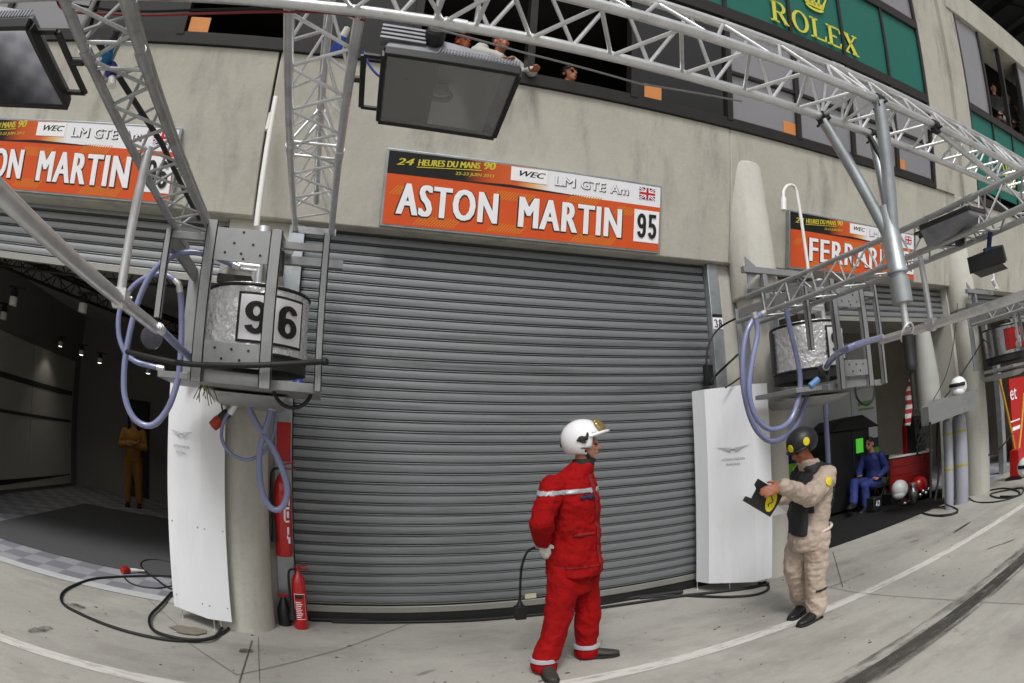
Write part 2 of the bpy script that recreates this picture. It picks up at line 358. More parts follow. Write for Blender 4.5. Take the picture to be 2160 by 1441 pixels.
strip('garage_floor', [(4.95, 5.40), (9.75, 5.40), (9.75, 5.9), (10.4, 5.9), (10.4, 9.6), (4.95, 9.6)], .005, mat('black_mat', '0f0f10', .7, 0, .2, 9))
strip('garage_floor', [(10.41, 5.5), (15.2, 5.5), (15.2, 9.6), (10.41, 9.6)], .005, M_TILE)
# ------------------------------------------------------------------ pit building
pit = thing('pit_building', 'long grey concrete pit building with leaning upper facade, roller doors and dark window bands', 'building', (1.8, 5.2, 0))
SL = V((0, -.25, 1)); OUT = V((0, -1, -.25)).normalized()
def fslab(bm, x0, x1, z0, z1, front=0, back=.35):
    f0 = wy(z0) - front; f1 = wy(z1) - front
    return bm.hexa([(x0, f0, z0), (x1, f0, z0), (x1, f0 + front + back, z0), (x0, f0 + front + back, z0), (x0, f1, z1), (x1, f1, z1), (x1, f1 + front + back, z1), (x0, f1 + front + back, z1)])
xs = [-11, -5.6, -.755, 4.28, 9.2, 14.2, 22]
for a, c in zip(xs[:-1], xs[1:]):
    b = MB(); fslab(b, a + (.012 if a == -.755 else .003), c - (.012 if c == -.755 else .003), 3.6, 5.15); b.build('wall_panel', M_CONC, pit, bevel=.012)
# round columns
for cx, top, cr_ in ((-.71, 3.30, .25), (4.57, 4.80, .28), (9.64, 4.80, .28), (-5.75, 3.3, .25)):
    b = MB(); b.lathe((cx, 4.85 + cr_, 0), [(.24 if cr_ > .26 else cr_, 0), (.24 if cr_ > .26 else cr_, top - .03), (cr_ - .03, top)] if cr_ < .26 else [(.235, 0), (.235, 3.16), (cr_ - .012, 3.16), (cr_, 3.175), (cr_, top - .03), (cr_ - .02, top)], 48); b.build('round_column', M_CONC2, pit)
# piers behind columns and door reveals
for x0, x1 in ((-1.0, -.42), (4.16, 4.92), (9.36, 10.15), (-6.1, -5.5)):
    b = MB(); b.box((x0, 5.30, 0), (x1, 5.75, 3.597)); b.build('pier', M_CONC2, pit)
b = MB(); b.box((15.2, 5.3, 0), (22, 5.8, 3.597)); b.build('pier', M_CONC2, pit)
# closed roller door
def shutter(x0, x1, z0, z1, y, rail=True):
    b = MB(); p = .0945; prof = []; z = z0
    while z < z1:
        for t, d in ((0, .014), (.06, .034), (.10, .004), (.15, .006), (.20, .034), (.28, -.001), (.45, -.0055), (.70, -.006), (.92, -.003)):
            if z + t * p <= z1: prof.append((y + d, z + t * p))
        z += p
    n = len(prof); vs = [(x0, a, c) for a, c in prof] + [(x1, a, c) for a, c in prof]
    b.add(vs, [(i, n + i, n + i + 1, i + 1) for i in range(n - 1)])
    return b
door = shutter(-.262, 3.998, .17, 3.72, 5.36).build('roller_door', M_SHUT, pit, ang=28)
b = MB(); b.box((-.262, 5.335, .10), (3.998, 5.365, .165)); b.build('bottom_rail', mat('rail_pale', '8d8d86', .5, .4), door, bevel=.006)
b = MB(); b.box((-.262, 5.345, .0), (3.998, 5.36, .098)); b.build('rubber_seal', M_RUB, door)
for x0, x1 in ((-.42, -.27), (4.006, 4.155)):
    b = MB(); b.box((x0, 5.27, 0), (x1, 5.40, 3.598)); b.build('door_guide', M_GALV, pit, bevel=.004)
for x0, x1, zz, y in ((-5.5, -1.0, 3.06, 5.42), (4.93, 9.36, 3.08, 5.42), (10.2, 15.2, 3.1, 5.42)):
    d = shutter(x0, x1, zz, 3.72, y).build('roller_door', mat('shutter_light', '8f9192', .45, .5, .06, 3), pit, ang=28)
    b = MB(); b.box((x0, y - .03, zz - .06), (x1, y + .02, zz - .002)); b.build('bottom_rail', MATS['rail_pale'], d)
# garage rooms
def room(x0, x1, y1, zc, m, cm=M_ROOF):
    for p, q_ in (((x0 - .15, 5.8, 0), (x0, y1, zc)), ((x1, 5.8, 0), (x1 + .15, y1, zc)), ((x0 - .15, y1, 0), (x1 + .15, y1 + .15, zc))):
        b = MB(); b.box(p, q_); b.build('garage_wall', m, pit)
    b = MB(); b.box((x0 - .15, 5.8, zc), (x1 + .15, y1 + .15, zc + .15)); b.build('garage_ceiling', cm, pit)
    b = MB(); b.box((x0, 5.46, 3.45), (x1, 5.80, 3.6)); b.build('door_header', M_CONC2, pit)
M_GW = mat('garage_wall_grey', '7d7c77', .8, 0, .06, 1.5)
room(-5.75, -.95, 13.0, 3.75, M_GW, mat('garage_ceiling_panel', 'b4b1aa', .7))
room(4.95, 15.4, 9.6, 3.75, mat('garage_wall_block', '8a8478', .85, 0, .1, 3), mat('garage_ceiling_pale', 'c9c7c0', .7))
b = MB(); b.box((-.4, 5.8, 0), (4.1, 5.95, 3.75)); b.build('garage_wall', M_ROOF, pit)
# window bands of the leaning facade
def fbar(bm, x0, x1, z0, z1, fr=.02, bk=.10): return fslab(bm, x0, x1, z0, z1, fr, bk)
b = MB(); fbar(b, -11, 8.92, 5.152, 5.215, .03, .12); fbar(b, -11, 8.92, 5.217, 5.25, .012, .1); b.build('window_sill', M_DKF, pit)
def glassmat(name, col, rough, spec, alpha):
    m = mat(name, col, rough, 0, .05, 1.3, spec=spec, alpha=alpha, rvar=.02); return m
M_GL = glassmat('window_glass', '8f8e92', .08, .9, .9)
M_GLD = glassmat('dark_glass', '1d1b1a', .05, .7, 1)
M_GREEN = mat('green_panel', '17685c', .45, 0, .05, 1.5)
mull = [-6.6, -5.4, -4.2, -3.0, -1.85, -.7, .55, 1.75, 2.95, 4.28, 5.46, 6.62, 7.76, 8.88]
glazed = {0, 1, 2, 9, 10, 11, 12}
for i, (a, c) in enumerate(zip(mull[:-1], mull[1:])):
    b = MB(); fbar(b, a - .04, a + .04, 5.25, 6.6, .02, .1)
    fbar(b, a + .04, c - .04, 5.25, 5.285, .008, .08)
    if i in glazed: fbar(b, a + .04, c - .04, 5.86, 5.90, .008, .08)
    w = b.build('window', M_DKF, pit)
    if i in glazed or i in (3, 5, 8):
        b = MB(); fslab(b, a + .04, c - .04, 5.285, 6.6, -.03, .036); b.build('pane', M_GL if i in glazed else M_GLD, w, smooth=False)
    for x0 in [x for x in (-1.78, .40, 3.10, 5.20, 7.78) if a < x < c]:
        b = MB(); fslab(b, x0, x0 + .22, 5.295, 5.46, -.022, .028); b.build('sticker', M_ORSQ, w, smooth=False)
b = MB(); fbar(b, -11, 8.92, 6.6, 6.752, .03, .2); b.build('spandrel', M_DKF, pit)
b = MB(); fbar(b, -11, 8.92, 8.0, 8.16, .03, .2); b.build('spandrel', M_DKF, pit)
mg = [0.85, 2.0, 3.15, 4.28, 5.45, 6.6, 7.76, 8.92]
for a, c in zip(mg[:-1], mg[1:]):
    b = MB(); fslab(b, a + .03, c - .03, 6.756, 7.996, -.02, .04); b.build('green_panel', M_GREEN, pit, smooth=False)
    b = MB(); fbar(b, a - .03, a + .03, 6.752, 8.0, .015, .1); b.build('mullion', M_DKF, pit)
    b = MB(); fslab(b, a + .03, c - .03, 8.16, 9.3, -.03, .05); b.build('upper_window', M_GL, pit, smooth=False)
b = MB(); fbar(b, 8.86, 8.93, 5.152, 9.4, .02, .1); b.build('mullion', M_DKF, pit)
# pillar between the bays, with its shallow groove
b = MB(); fslab(b, 8.935, 9.62, 5.155, 9.4, .03, .5); fslab(b, 9.62, 9.98, 5.155, 9.4, -.05, .5); fslab(b, 9.98, 10.58, 5.155, 9.4, .03, .5)
b.build('facade_pillar', M_CONC, pit)
# second bay to the right
b = MB(); fbar(b, 10.59, 22, 5.152, 5.29, .03, .12); b.build('window_sill', M_DKF, pit)
m2 = [10.64, 11.75, 12.85, 13.95, 15.05, 16.15, 17.3]
for i, (a, c) in enumerate(zip(m2[:-1], m2[1:])):
    b = MB(); fslab(b, a + .03, c - .03, 5.45, 6.95, -.02, .04); b.build('green_panel', M_GREEN, pit, smooth=False)
    b = MB(); fbar(b, a - .03, a + .03, 5.29, 6.95, .015, .1); b.build('mullion', M_DKF, pit)
    b = MB(); fbar(b, a - .04, a + .04, 7.1, 9.0, .02, .1); w = b.build('window', M_DKF, pit)
    if i in (0, 3, 5):
        b = MB(); fslab(b, a + .04, c - .04, 7.1, 9.0, -.03, .036); b.build('pane', M_GL, w, smooth=False)
b = MB(); fbar(b, 10.6, 18, 6.95, 7.1, .03, .2); b.build('spandrel', M_DKF, pit)
b = MB(); fslab(b, 10.3, 22, 9.02, 9.72, .06, .6); b.build('eave_beam', M_CONC, pit, bevel=.015)
b = MB(); fslab(b, -11, 10.3, 9.42, 10.0, .06, .6); b.build('eave_beam', M_CONC, pit, bevel=.015)
# rooms behind the windows
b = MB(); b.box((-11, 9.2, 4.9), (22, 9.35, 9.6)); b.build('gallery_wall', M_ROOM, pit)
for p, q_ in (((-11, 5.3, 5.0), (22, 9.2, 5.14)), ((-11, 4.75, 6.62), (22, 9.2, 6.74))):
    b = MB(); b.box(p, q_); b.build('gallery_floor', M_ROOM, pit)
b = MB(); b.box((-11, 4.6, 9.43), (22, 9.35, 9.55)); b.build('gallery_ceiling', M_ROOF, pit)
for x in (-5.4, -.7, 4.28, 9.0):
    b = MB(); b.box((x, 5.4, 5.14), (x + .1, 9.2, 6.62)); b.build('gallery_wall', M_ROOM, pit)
# canopy roof high above on the right
b = MB(); b.box((11.5, 1.5, 13.6), (30, 12, 13.8))
for k in range(8):
    x = 12.2 + k * 2; b.bar((x, 1.6, 13.3), (x, 12, 13.3), .12, .3)
    b.bar((x, 2, 12.6), (x, 12, 12.2), .12, .12)
    for j in range(6): b.bar((x, 2 + j * 1.6, 12.6), (x, 2.8 + j * 1.6, 13.4), .07, .07)
b.box((11.5, 10.5, 9.6), (30, 10.7, 13.7))
b.build('canopy_roof', M_ROOF, pit)
# gold lettering across the green panels, serif capitals drawn as strokes
M_GOLD = mat('gold_lettering', 'd9d24a', .5, 0, .06, 5)
def letter(bm, ch, M, h, wd):
    def q(*p): bm.prism([M @ V((x * wd, y * h, .004)) for x, y in p], (M.to_3x3() @ V((0, 0, .008))))
    def stem(x, w=.2, y0=0, y1=1): q((x, y0), (x + w, y0), (x + w, y1), (x, y1))
    def serif(x0, x1, y): q((x0, y), (x1, y), (x1, y + .07), (x0, y + .07))
    def ring(cx, cy, rx, ry, t1, t2, a0, a1, n=16):
        for k in range(n):
            a, c = a0 + (a1 - a0) * k / n, a0 + (a1 - a0) * (k + 1) / n
            f = lambda t, s: (cx + (rx - s * t1) * math.cos(t), cy + (ry - s * t2) * math.sin(t))
            q(f(a, 0), f(c, 0), f(c, 1), f(a, 1))
    if ch == 'R': stem(.12); serif(0, .45, 0); serif(0, .5, .93); ring(.5, .73, .36, .27, .18, .07, -PI / 2, PI / 2); q((.3, .93), (.5, .93), (.5, 1), (.3, 1)); q((.3, .46), (.5, .46), (.5, .53), (.3, .53)); q((.42, .48), (.62, .5), (1.0, 0), (.76, 0)); serif(.72, 1.05, 0)
    if ch == 'O': ring(.5, .5, .5, .52, .2, .08, 0, 2 * PI, 28)
    if ch == 'L': stem(.14); serif(0, .48, .93); q((0, 0), (.95, 0), (.95, .08), (0, .08)); q((.85, 0), (.95, 0), (.98, .3), (.92, .3))
    if ch == 'E': stem(.14); [q((0, y), (.9, y), (.9, y + .08), (0, y + .08)) for y in (0, .92)]; q((.3, .47), (.65, .47), (.65, .54), (.3, .54)); q((.82, 0), (.9, 0), (.95, .27), (.88, .27)); q((.82, 1), (.9, 1), (.93, .75), (.86, .75))
    if ch == 'X': q((.08, .97), (.34, .97), (.95, .03), (.68, .03)); q((.8, .97), (.9, .97), (.2, .03), (.1, .03)); serif(0, .42, .93); serif(.66, 1.0, .93); serif(0, .36, 0); serif(.58, 1.04, 0)
b = MB(); word = [('R', 5.08), ('O', 5.49), ('L', 5.87), ('E', 6.22), ('X', 6.60)]
for ch, x in word:
    letter(b, ch, frame_m((x, wy(6.84) - .002, 6.84), (1, 0, 0), SL), .34, .34)
b.build('lettering', M_GOLD, pit, smooth=False)
def crown(cx, z0, s):
    M = frame_m((cx, wy(z0) - .004, z0), (1, 0, 0), SL); b = MB()
    q = lambda *p: b.prism([M @ V((x * s, y * s, 0)) for x, y in p], M.to_3x3() @ V((0, 0, .008)))
    for k in range(14):
        a, c = PI + PI * k / 14, PI + PI * (k + 1) / 14
        q((.36 * math.cos(a), .13 + .13 * math.sin(a)), (.36 * math.cos(c), .13 + .13 * math.sin(c)), (.26 * math.cos(c), .13 + .05 * math.sin(c)), (.26 * math.cos(a), .13 + .05 * math.sin(a)))
    for k in range(5):
        t = (k - 2) / 2; q((t * .30 - .05, .16), (t * .30 + .05, .16), (t * .58 + .02, .85 - abs(t) * .18), (t * .58 - .02, .85 - abs(t) * .18))
        bx, by = t * .60, .9 - abs(t) * .19
        q(*[(bx + .055 * math.cos(j * PI / 5), by + .055 * math.sin(j * PI / 5)) for j in range(10)])
    q((-.30, .13), (.30, .13), (.34, .3), (-.34, .3)); b.build('emblem', M_GOLD, pit, smooth=False)
crown(6.02, 7.30, .55); crown(12.45, 5.75, .8)
# ------------------------------------------------------------------ garage name signs
def sign_print():
    m = bpy.data.materials.new('printed_banner'); m.use_nodes = True; N = m.node_tree.nodes; L = m.node_tree.links; bs = N['Principled BSDF']; bs.inputs['Roughness'].default_value = .4
    tc = N.new('ShaderNodeTexCoord'); sx = N.new('ShaderNodeSeparateXYZ'); L.new(tc.outputs['Object'], sx.inputs[0])
    r = N.new('ShaderNodeMapRange'); r.inputs['From Max'].default_value = 2.88; L.new(sx.outputs['X'], r.inputs[0])
    cr = N.new('ShaderNodeValToRGB'); e = cr.color_ramp.elements
    e[0].position = .0; e[0].color = lin('0e0e0c'); e[1].position = 1; e[1].color = lin('ecebef')
    for p, c in ((.26, '141210'), (.345, 'c4511f'), (.44, 'd4602a'), (.50, 'e6b578'), (.56, 'ecebef')):
        k = e.new(p); k.color = lin(c)
    L.new(r.outputs[0], cr.inputs[0])
    wv = N.new('ShaderNodeTexNoise'); wv.inputs['Scale'].default_value = 1.5; wv.inputs['Detail'].default_value = 3; L.new(tc.outputs['Object'], wv.inputs[0])
    orr = N.new('ShaderNodeMix'); orr.data_type = 'RGBA'; orr.inputs['A'].default_value = lin('cc4a1b'); orr.inputs['B'].default_value = lin('dd5c22'); L.new(wv.outputs[0], orr.inputs['Factor'])
    gt = N.new('ShaderNodeMath'); gt.operation = 'GREATER_THAN'; gt.inputs[1].default_value = .487; L.new(sx.outputs['Y'], gt.inputs[0])
    mx = N.new('ShaderNodeMix'); mx.data_type = 'RGBA'; L.new(gt.outputs[0], mx.inputs['Factor']); L.new(orr.outputs['Result'], mx.inputs['A']); L.new(cr.outputs[0], mx.inputs['B'])
    L.new(mx.outputs['Result'], bs.inputs['Base Color']); return m
M_SIGN = sign_print(); M_HATCH = mat('gold_hatch', 'd98a2c', .5); M_LET = mat('sign_white_letters', 'f2f2f4', .45, 0, .02); M_LETB = mat('sign_black', '15120f', .5, 0, .02)
M_GOLDT = mat('sign_yellow_letters', 'cdbf3a', .5); M_BLUE = mat('flag_blue', '1f2f6b', .5); M_FRED = mat('flag_red', 'c3122c', .5)
def make_sign(x0, z0, word, wx, num, label, flag='GB'):
    y0 = wy(z0) - .075
    t = thing('garage_sign', label, 'sign', (x0 + 1.44, y0, z0), 'garage name signs')
    M = frame_m((x0, y0, z0), (1, 0, 0), SL); R3 = M.to_3x3(); W, H = 2.88, .725
    pt = lambda u, v, w=0: M @ V((u, v, w))
    b = MB(); b.obox(M @ Matrix.Translation((W / 2, H / 2, -.035)), W, H, .066); b.build('sign_frame', M_GALV, t, bevel=.004)
    bd = MB(); bd.quad(V((.022, .022, .002)), V((W - .022, .022, .002)), V((W - .022, H - .022, .002)), V((.022, H - .022, .002)))
    bd.cur = 1
    for u0, v0, n in ((.30, .04, 14), (1.02, .36, 14), (1.0, .05, 12), (1.78, .42, 12), (1.85, .03, 16), (2.3, .36, 8), (.06, .3, 5)):
        for k in range(n):
            u = u0 + k * .028; bd.quad(V((u, v0, .003)), V((u + .010, v0, .003)), V((u + .085, v0 + .085, .003)), V((u + .075, v0 + .085, .003)))
    o = bd.build('banner', [M_SIGN, M_HATCH], None, smooth=False); o.matrix_world = M; o.parent = t; o.matrix_parent_inverse = WM(t).inverted()
    b = MB(); b.add([pt(u, v, .0035) for u, v in ((.5, .489), (1.7, .485), (2.0, .489), (1.2, .515))], [(0, 1, 2, 3)]); b.build('shadow_wedge', M_LETB, t, smooth=False)
    def tx(s, u, v, h, w, m=M_LET, bold=.03, shear=0, name='lettering', rot=0, zz=.004):
        MM = M @ Matrix.Translation((u, v, zz)) @ Matrix.Rotation(rot, 4, 'Z'); return text(s, name, m, t, MM, h, w, bold, shear, .002)
    for s, u, w in word:
        text(s, 'lettering', M_LETB, t, M @ Matrix.Translation((u - .012, .117, .0055)), .288, w + .026, .052, 0, 0, .010, space=1.14); text(s, 'lettering', M_LET, t, M @ Matrix.Translation((u, .122, .0095)), .288, w, .040, 0, 0, .003, space=1.14)
    b = MB(); b.obox(M @ Matrix.Translation((2.70, .27, .004)), .30, .335, .004); b.build('number_plate', M_LET, t, smooth=False)
    numbers(num, 'number', M_INK, t, lambda x, y, z: pt(2.585 + x, .145 + y, .008 + z), .255, .232)
    tx('24', .10, .575, .062, .17, M_GOLDT, .05, .3, rot=.07); tx('HEURES DU MANS', .30, .588, .060, .60, M_GOLDT, .05, .2, rot=.07); tx('90', .93, .63, .07, .12, M_GOLDT, .06, .2, rot=.07)
    b = MB(); b.obox(M @ Matrix.Translation((.60, .594, .005)) @ Matrix.Rotation(.07, 4, 'Z'), .62, .007, .003); b.build('underline', M_GOLDT, t, smooth=False)
    tx('22-23 JUIN 2013', .66, .535, .038, .38, M_GOLDT, .02, .2, rot=.05)
    b = MB(); b.obox(M @ Matrix.Translation((1.385, .628, .004)), .37, .135, .003); b.build('label_patch', M_LET, t, smooth=False)
    tx('WEC', 1.285, .612, .055, .27, M_INK, .05, .35, name='emblem', zz=.007)
    for s, u, w, hh in (('LM', 1.655, .21, .088), ('GTE', 1.93, .27, .088), ('Am', 2.26, .205, .088)):
        text(s, 'lettering', M_LETB, t, M @ Matrix.Translation((u, .567, .005)), hh, w + .012, .06, 0, 0, .004); tx(s, u, .57, hh, w, M_LET, .022, zz=.0085)
    # flag
    b = MB(); fx, fy, fw, fh = 2.60, .553, .19, .125; c = V((fx + fw / 2, fy + fh / 2, 0))
    if flag == 'GB':
        b.obox(M @ Matrix.Translation((c.x, c.y, .004)), fw, fh, .002)
        b.cur = 1
        for s in (-1, 1):
            a = math.atan2(fh, fw) * s; b.obox(M @ Matrix.Translation((c.x, c.y, .0055 + .0002 * s)) @ Matrix.Rotation(a, 4, 'Z'), math.hypot(fw, fh) * .97, .026, .001)
        b.obox(M @ Matrix.Translation((c.x, c.y, .0065)), fw, .046, .001); b.obox(M @ Matrix.Translation((c.x, c.y, .0066)), .05, fh, .001)
        b.cur = 2
        for s in (-1, 1):
            a = math.atan2(fh, fw) * s; b.obox(M @ Matrix.Translation((c.x, c.y, .0061 + .0002 * s)) @ Matrix.Rotation(a, 4, 'Z'), math.hypot(fw, fh) * .97, .009, .0006)
        b.obox(M @ Matrix.Translation((c.x, c.y, .0072)), fw, .026, .001); b.obox(M @ Matrix.Translation((c.x, c.y, .0073)), .028, fh, .001)
        b.build('flag', [M_BLUE, M_LET, M_FRED], t, smooth=False)
    return t
AM = [('ASTON', .135, .96), ('MARTIN', 1.30, 1.105)]
make_sign(.41, 3.60, AM, 0, '95', 'orange garage sign reading ASTON MARTIN 95 above the closed roller door')
make_sign(-4.46, 3.60, AM, 0, '96', 'orange garage sign reading MARTIN 96, cut off by the left edge')
make_sign(5.18, 3.59, [('FERRARI', .36, 1.62)], 0, '51', 'orange garage sign reading FERRARI, half hidden behind the truss and hanging pipe', flag='GB')
# ------------------------------------------------------------------ aluminium trusses
def truss(t, chords, p0, p1, r, step, rb, sides=((0, 1), (1, 2), (2, 0)), couplers=(), m=M_ALU):
    """chords: three offsets; p0..p1 axis"""
    p0, p1 = V(p0), V(p1); ax = (p1 - p0).normalized(); Ln = (p1 - p0).length
    for c in chords:
        b = MB(); b.tube([p0 + V(c), p1 + V(c)], r, 16)
        for s in couplers: b.tube([p0 + V(c) + ax * (s - .05), p0 + V(c) + ax * (s + .05)], r * 1.18, 16)
        b.build('chord', m, t)
    b = MB(); n = int(Ln / step)
    for si, (i, j) in enumerate(sides):
        a, c = V(chords[i]), V(chords[j]); a2 = a + (c - a).normalized() * r * .8; c2 = c - (c - a).normalized() * r * .8
        for k in range(n):
            s0 = .06 + k * step; s1 = s0 + step * .46; s2 = s0 + step * .94
            b.tube([p0 + a2 + ax * s0, p0 + c2 + ax * s1], rb, 8); b.tube([p0 + c2 + ax * (s1 + step * .04), p0 + a2 + ax * s2], rb, 8)
        for s in couplers:
            b.tube([p0 + a2 + ax * (s - .09), p0 + c2 + ax * (s - .09)], rb, 8); b.tube([p0 + a2 + ax * (s + .09), p0 + c2 + ax * (s + .09)], rb, 8)
    b.build('lacing', m, t)
t = thing('overhead_truss', 'long bright aluminium lighting truss running over the pit lane in front of the windows', 'truss', (3, 1.9, 3.4))
truss(t, [(0, 2.02, 3.40), (0, 1.70, 3.40), (0, 1.86, 3.685)], (-4.5, 0, 0), (9.5, 0, 0), .026, .40, .0105, couplers=(4.9, 7.15, 9.4, 11.65))
for x, y, z in ((2.57, 2.02, 3.4), (3.06, 2.02, 3.4), (2.76, 1.70, 3.4), (3.4, 1.7, 3.4)):
    b = MB(); b.tube([(x - .03, y, z), (x + .03, y, z)], .036, 14); b.box((x - .035, y - .02, z - .055), (x + .035, y + .02, z - .02)); b.tube([(x, y - .06, z - .035), (x, y + .06, z - .035)], .008, 8); b.build('clamp', M_BLK, t)
b = MB(); b.tube([P(1962, 264, Z=3.40), P(2112, 386, Z=3.38)], .027, 14); b.build('diagonal_tube', M_ALU, t)
t = thing('support_truss', 'vertical looking aluminium truss left of the big floodlight, reaching from wall to lane', 'truss', (-.18, 3.5, 3.4))
truss(t, [(-.335, 0, 3.40), (-.02, 0, 3.40), (-.178, 0, 3.66)], (0, 2.04, 0), (0, 4.86, 0), .026, .42, .0095, couplers=(1.35,))
b = MB(); b.box((-.37, 4.865, 3.37), (.02, 4.88, 3.43)); b.build('end_plate', M_STEEL, t)
def boom(x0, zb, w, label, y0, tx, tz, posty, ty1, ty0=-.6):
    t = thing('boom_truss', label, 'truss', (x0, 2.5, zb), 'refuelling booms')
    truss(t, [(x0 - w / 2, 0, zb), (x0 + w / 2, 0, zb), (x0, 0, zb + w * .9)], (0, -1.0, 0), (0, y0, 0), .024, .36, .009, couplers=(1.2, 2.9), m=M_ALUD)
    b = MB(); b.tube([(tx, ty0, tz), (tx, ty1, tz)], .034, 18); b.build('hose_tube', M_ALU, t)
    for py in posty:
        b = MB(); b.tube([(tx, py, tz), (tx, py, zb + .02)], .025, 14); b.tube([(tx - .03, py, tz), (tx + .03, py, tz)], .045, 14); b.box((tx - .04, py - .04, tz - .01), (tx + .04, py + .04, tz + .05))
        b.tube([(tx - .055, py + .03, tz + .02), (tx + .055, py + .03, tz + .02)], .008, 8); b.build('post', M_ALU, t)
    return t
boom(-.995, 2.98, .262, 'aluminium boom truss with hose tube at far left, running down to tank 96', 4.3, -1.03, 2.22, (P(258, 595, X=-1.03).y,), 3.45)
boom(4.06, 2.80, .30, 'aluminium boom truss with hose tube beside the hanging pipe, above tank 95', 4.7, 4.05, 2.27, (P(1965, 690, X=4.05).y,), 3.0)
boom(9.2, 2.80, .30, 'small distant aluminium boom truss at far right above the silver tank', 4.7, 9.2, 2.3, (3.9,), 3.2)
# black cable tray pole inside the left boom
b = MB(); b.tube([P(205, 85, Z=3.12), P(340, 300, Z=3.08), P(420, 462, Z=3.03)], .016, 10)
tag(b.build('cable_conduit', M_BLK), 'black conduit running inside the left boom truss', 'conduit')
# ------------------------------------------------------------------ refuelling rigs
def make_rig(X0, num, label, foil=True, red=False):
    t = thing('fuel_rig', label, 'fuel tank rig', (X0, 4.2, 2.0), 'refuelling rigs on the columns')
    dx = X0 + .60
    Q = lambda x, y, Y=3.7: P(x, y, Y=Y) + V((dx, 0, 0))
    zt, zb = 2.945, 1.965; Y = 3.70
    def upright(x, z0, z1, w, y):
        b = MB(); b.box((x - w / 2, y, z0), (x + w / 2, y + .006, z1)); b.box((x - w / 2, y, z0), (x - w / 2 + .006, y + .045, z1)); b.box((x + w / 2 - .006, y, z0), (x + w / 2, y + .045, z1)); return b
    for x, z0, z1, w in ((-.815, zb, 3.0, .075), (-.372, zb, 2.97, .078)):
        upright(dx + x, z0, z1, w, Y).build('upright', M_STEEL, t)
    for x, z0, z1 in ((-1.135, 2.34, 2.93), (-.04, 1.98, 3.0)):
        b = upright(dx + x, z0, z1, .048, 3.76); b.build('upright', M_STEEL, t)
    # perforated plates
    def plate(z0, z1, dots):
        b = MB(); b.box((dx - .777, Y + .004, z0), (dx - .411, Y + .014, z1))
        p = b.build('perforated_plate', M_STEEL, t, bevel=.002)
        for u, v in dots:
            b = MB(); b.lathe((dx - .777 + u * .366, Y + .0035, z0 + v * (z1 - z0)), [(.009, -.0), (.009, .002)], 10, ax=V((0, -1, 0))); b.build('hole', M_INK, p)
    plate(2.735, 2.955, ((.5, .9), (.35, .55), (.7, .55), (.2, .25), (.5, .25), (.85, .25), (.55, .1)))
    plate(2.075, 2.225, ((.2, .72), (.5, .72), (.8, .72), (.33, .3), (.65, .3)))
    # frame bars
    b = MB()
    b.bar((dx - 1.15, 3.79, 2.90), (dx - .85, 3.79, 2.90), .04, .05); b.bar((dx - .33, 3.79, 2.90), (dx - .02, 3.79, 2.90), .04, .05)
    b.bar((dx - 1.135, 3.79, 2.89), (dx - 1.135, 4.75, 2.89), .03, .11); b.bar((dx - .04, 3.79, 2.90), (dx - .04, 4.85, 2.90), .05, .06)
    b.bar((dx - .815, 3.72, 2.97), (dx - .815, 4.95, 3.20), .05, .06); b.bar((dx - .372, 3.72, 2.95), (dx - .372, 4.95, 3.18), .05, .06)
    b.bar((dx - .60, 4.75, 2.2), (dx - .60, 4.75, 3.12), .09, .09)
    zb_ = 3.10 if X0 < 0 else 3.40
    b.bar((dx - (1.1 if X0 < 0 else 1.0), 4.80, zb_), (dx + .1, 4.80, zb_), .06, .07)
    if X0 > 0: b.bar((dx - .70, 4.80, 2.9), (dx - .70, 4.80, 3.36), .06, .06)
    b.build('frame', M_STEEL, t, bevel=.003)
    b = MB(); b.box((dx - 1.19, 4.76, 2.08), (dx - 1.03, 4.78, 2.95)); b.build('side_plate', M_STEEL, t, bevel=.003)
    for x, s_ in ((dx - .94, -1), (dx - .94, 1)):
        b = MB(); b.prism([(x, 4.80, zb_ + s_ * .036), (x, 4.80, zb_ + s_ * .15), (x + .16, 4.80, zb_ + s_ * .036)], (0, .012, 0)); b.build('gusset', M_STEEL, t, smooth=False)
    # base tray
    b = MB(); b.hexa([(dx - .90, 3.82, 1.97), (dx - .02, 3.82, 1.97), (dx - .02, 4.5, 1.97), (dx - .90, 4.5, 1.97), (dx - .90, 3.82, 2.03), (dx - .02, 3.82, 2.03), (dx - .02, 4.5, 2.03), (dx - .90, 4.5, 2.03)]); b.hexa([(dx - 1.16, 4.0, 1.985), (dx - .902, 3.9, 1.985), (dx - .902, 4.6, 1.985), (dx - 1.16, 4.6, 1.985), (dx - 1.16, 4.0, 2.03), (dx - .902, 3.9, 2.03), (dx - .902, 4.6, 2.03), (dx - 1.16, 4.6, 2.03)])
    b.box((dx - .775, 3.74, 1.97), (dx - .41, 3.79, 2.05)); b.build('tray', M_STEEL, t, bevel=.004)
    b = MB(); b.hexa([(dx - .75, 4.25, 1.87), (dx - .35, 4.25, 1.87), (dx - .35, 4.80, 1.87), (dx - .75, 4.80, 1.87), (dx - .85, 4.1, 1.948), (dx - .25, 4.1, 1.948), (dx - .25, 4.85, 1.948), (dx - .85, 4.85, 1.948)])
    b.build('under_tray', M_ALUD, t, bevel=.004)
    # tank
    c = V((dx - .525, 4.42, 0)); z0, z1 = 2.215, 2.685
    b = MB(); prof = [(.0, z0 - .07), (.30, z0 - .06), (.36, z0 - .02), (.375, z0)]
    b.lathe(c, [(.34, z0 - .1), (.385, z0 - .09), (.385, z0 - .002)], 48); b.build('tank_base', M_LAMPD, t)
    b = MB(); n = 22
    b.lathe(c, [(.385, z0 + (z1 - z0) * k / n) for k in range(n + 1)] + [(.37, z1 + .02), (.10, z1 + .045), (0, z1 + .045)], 72); tk = b.build('tank', M_FOIL if foil else M_TANK, t)
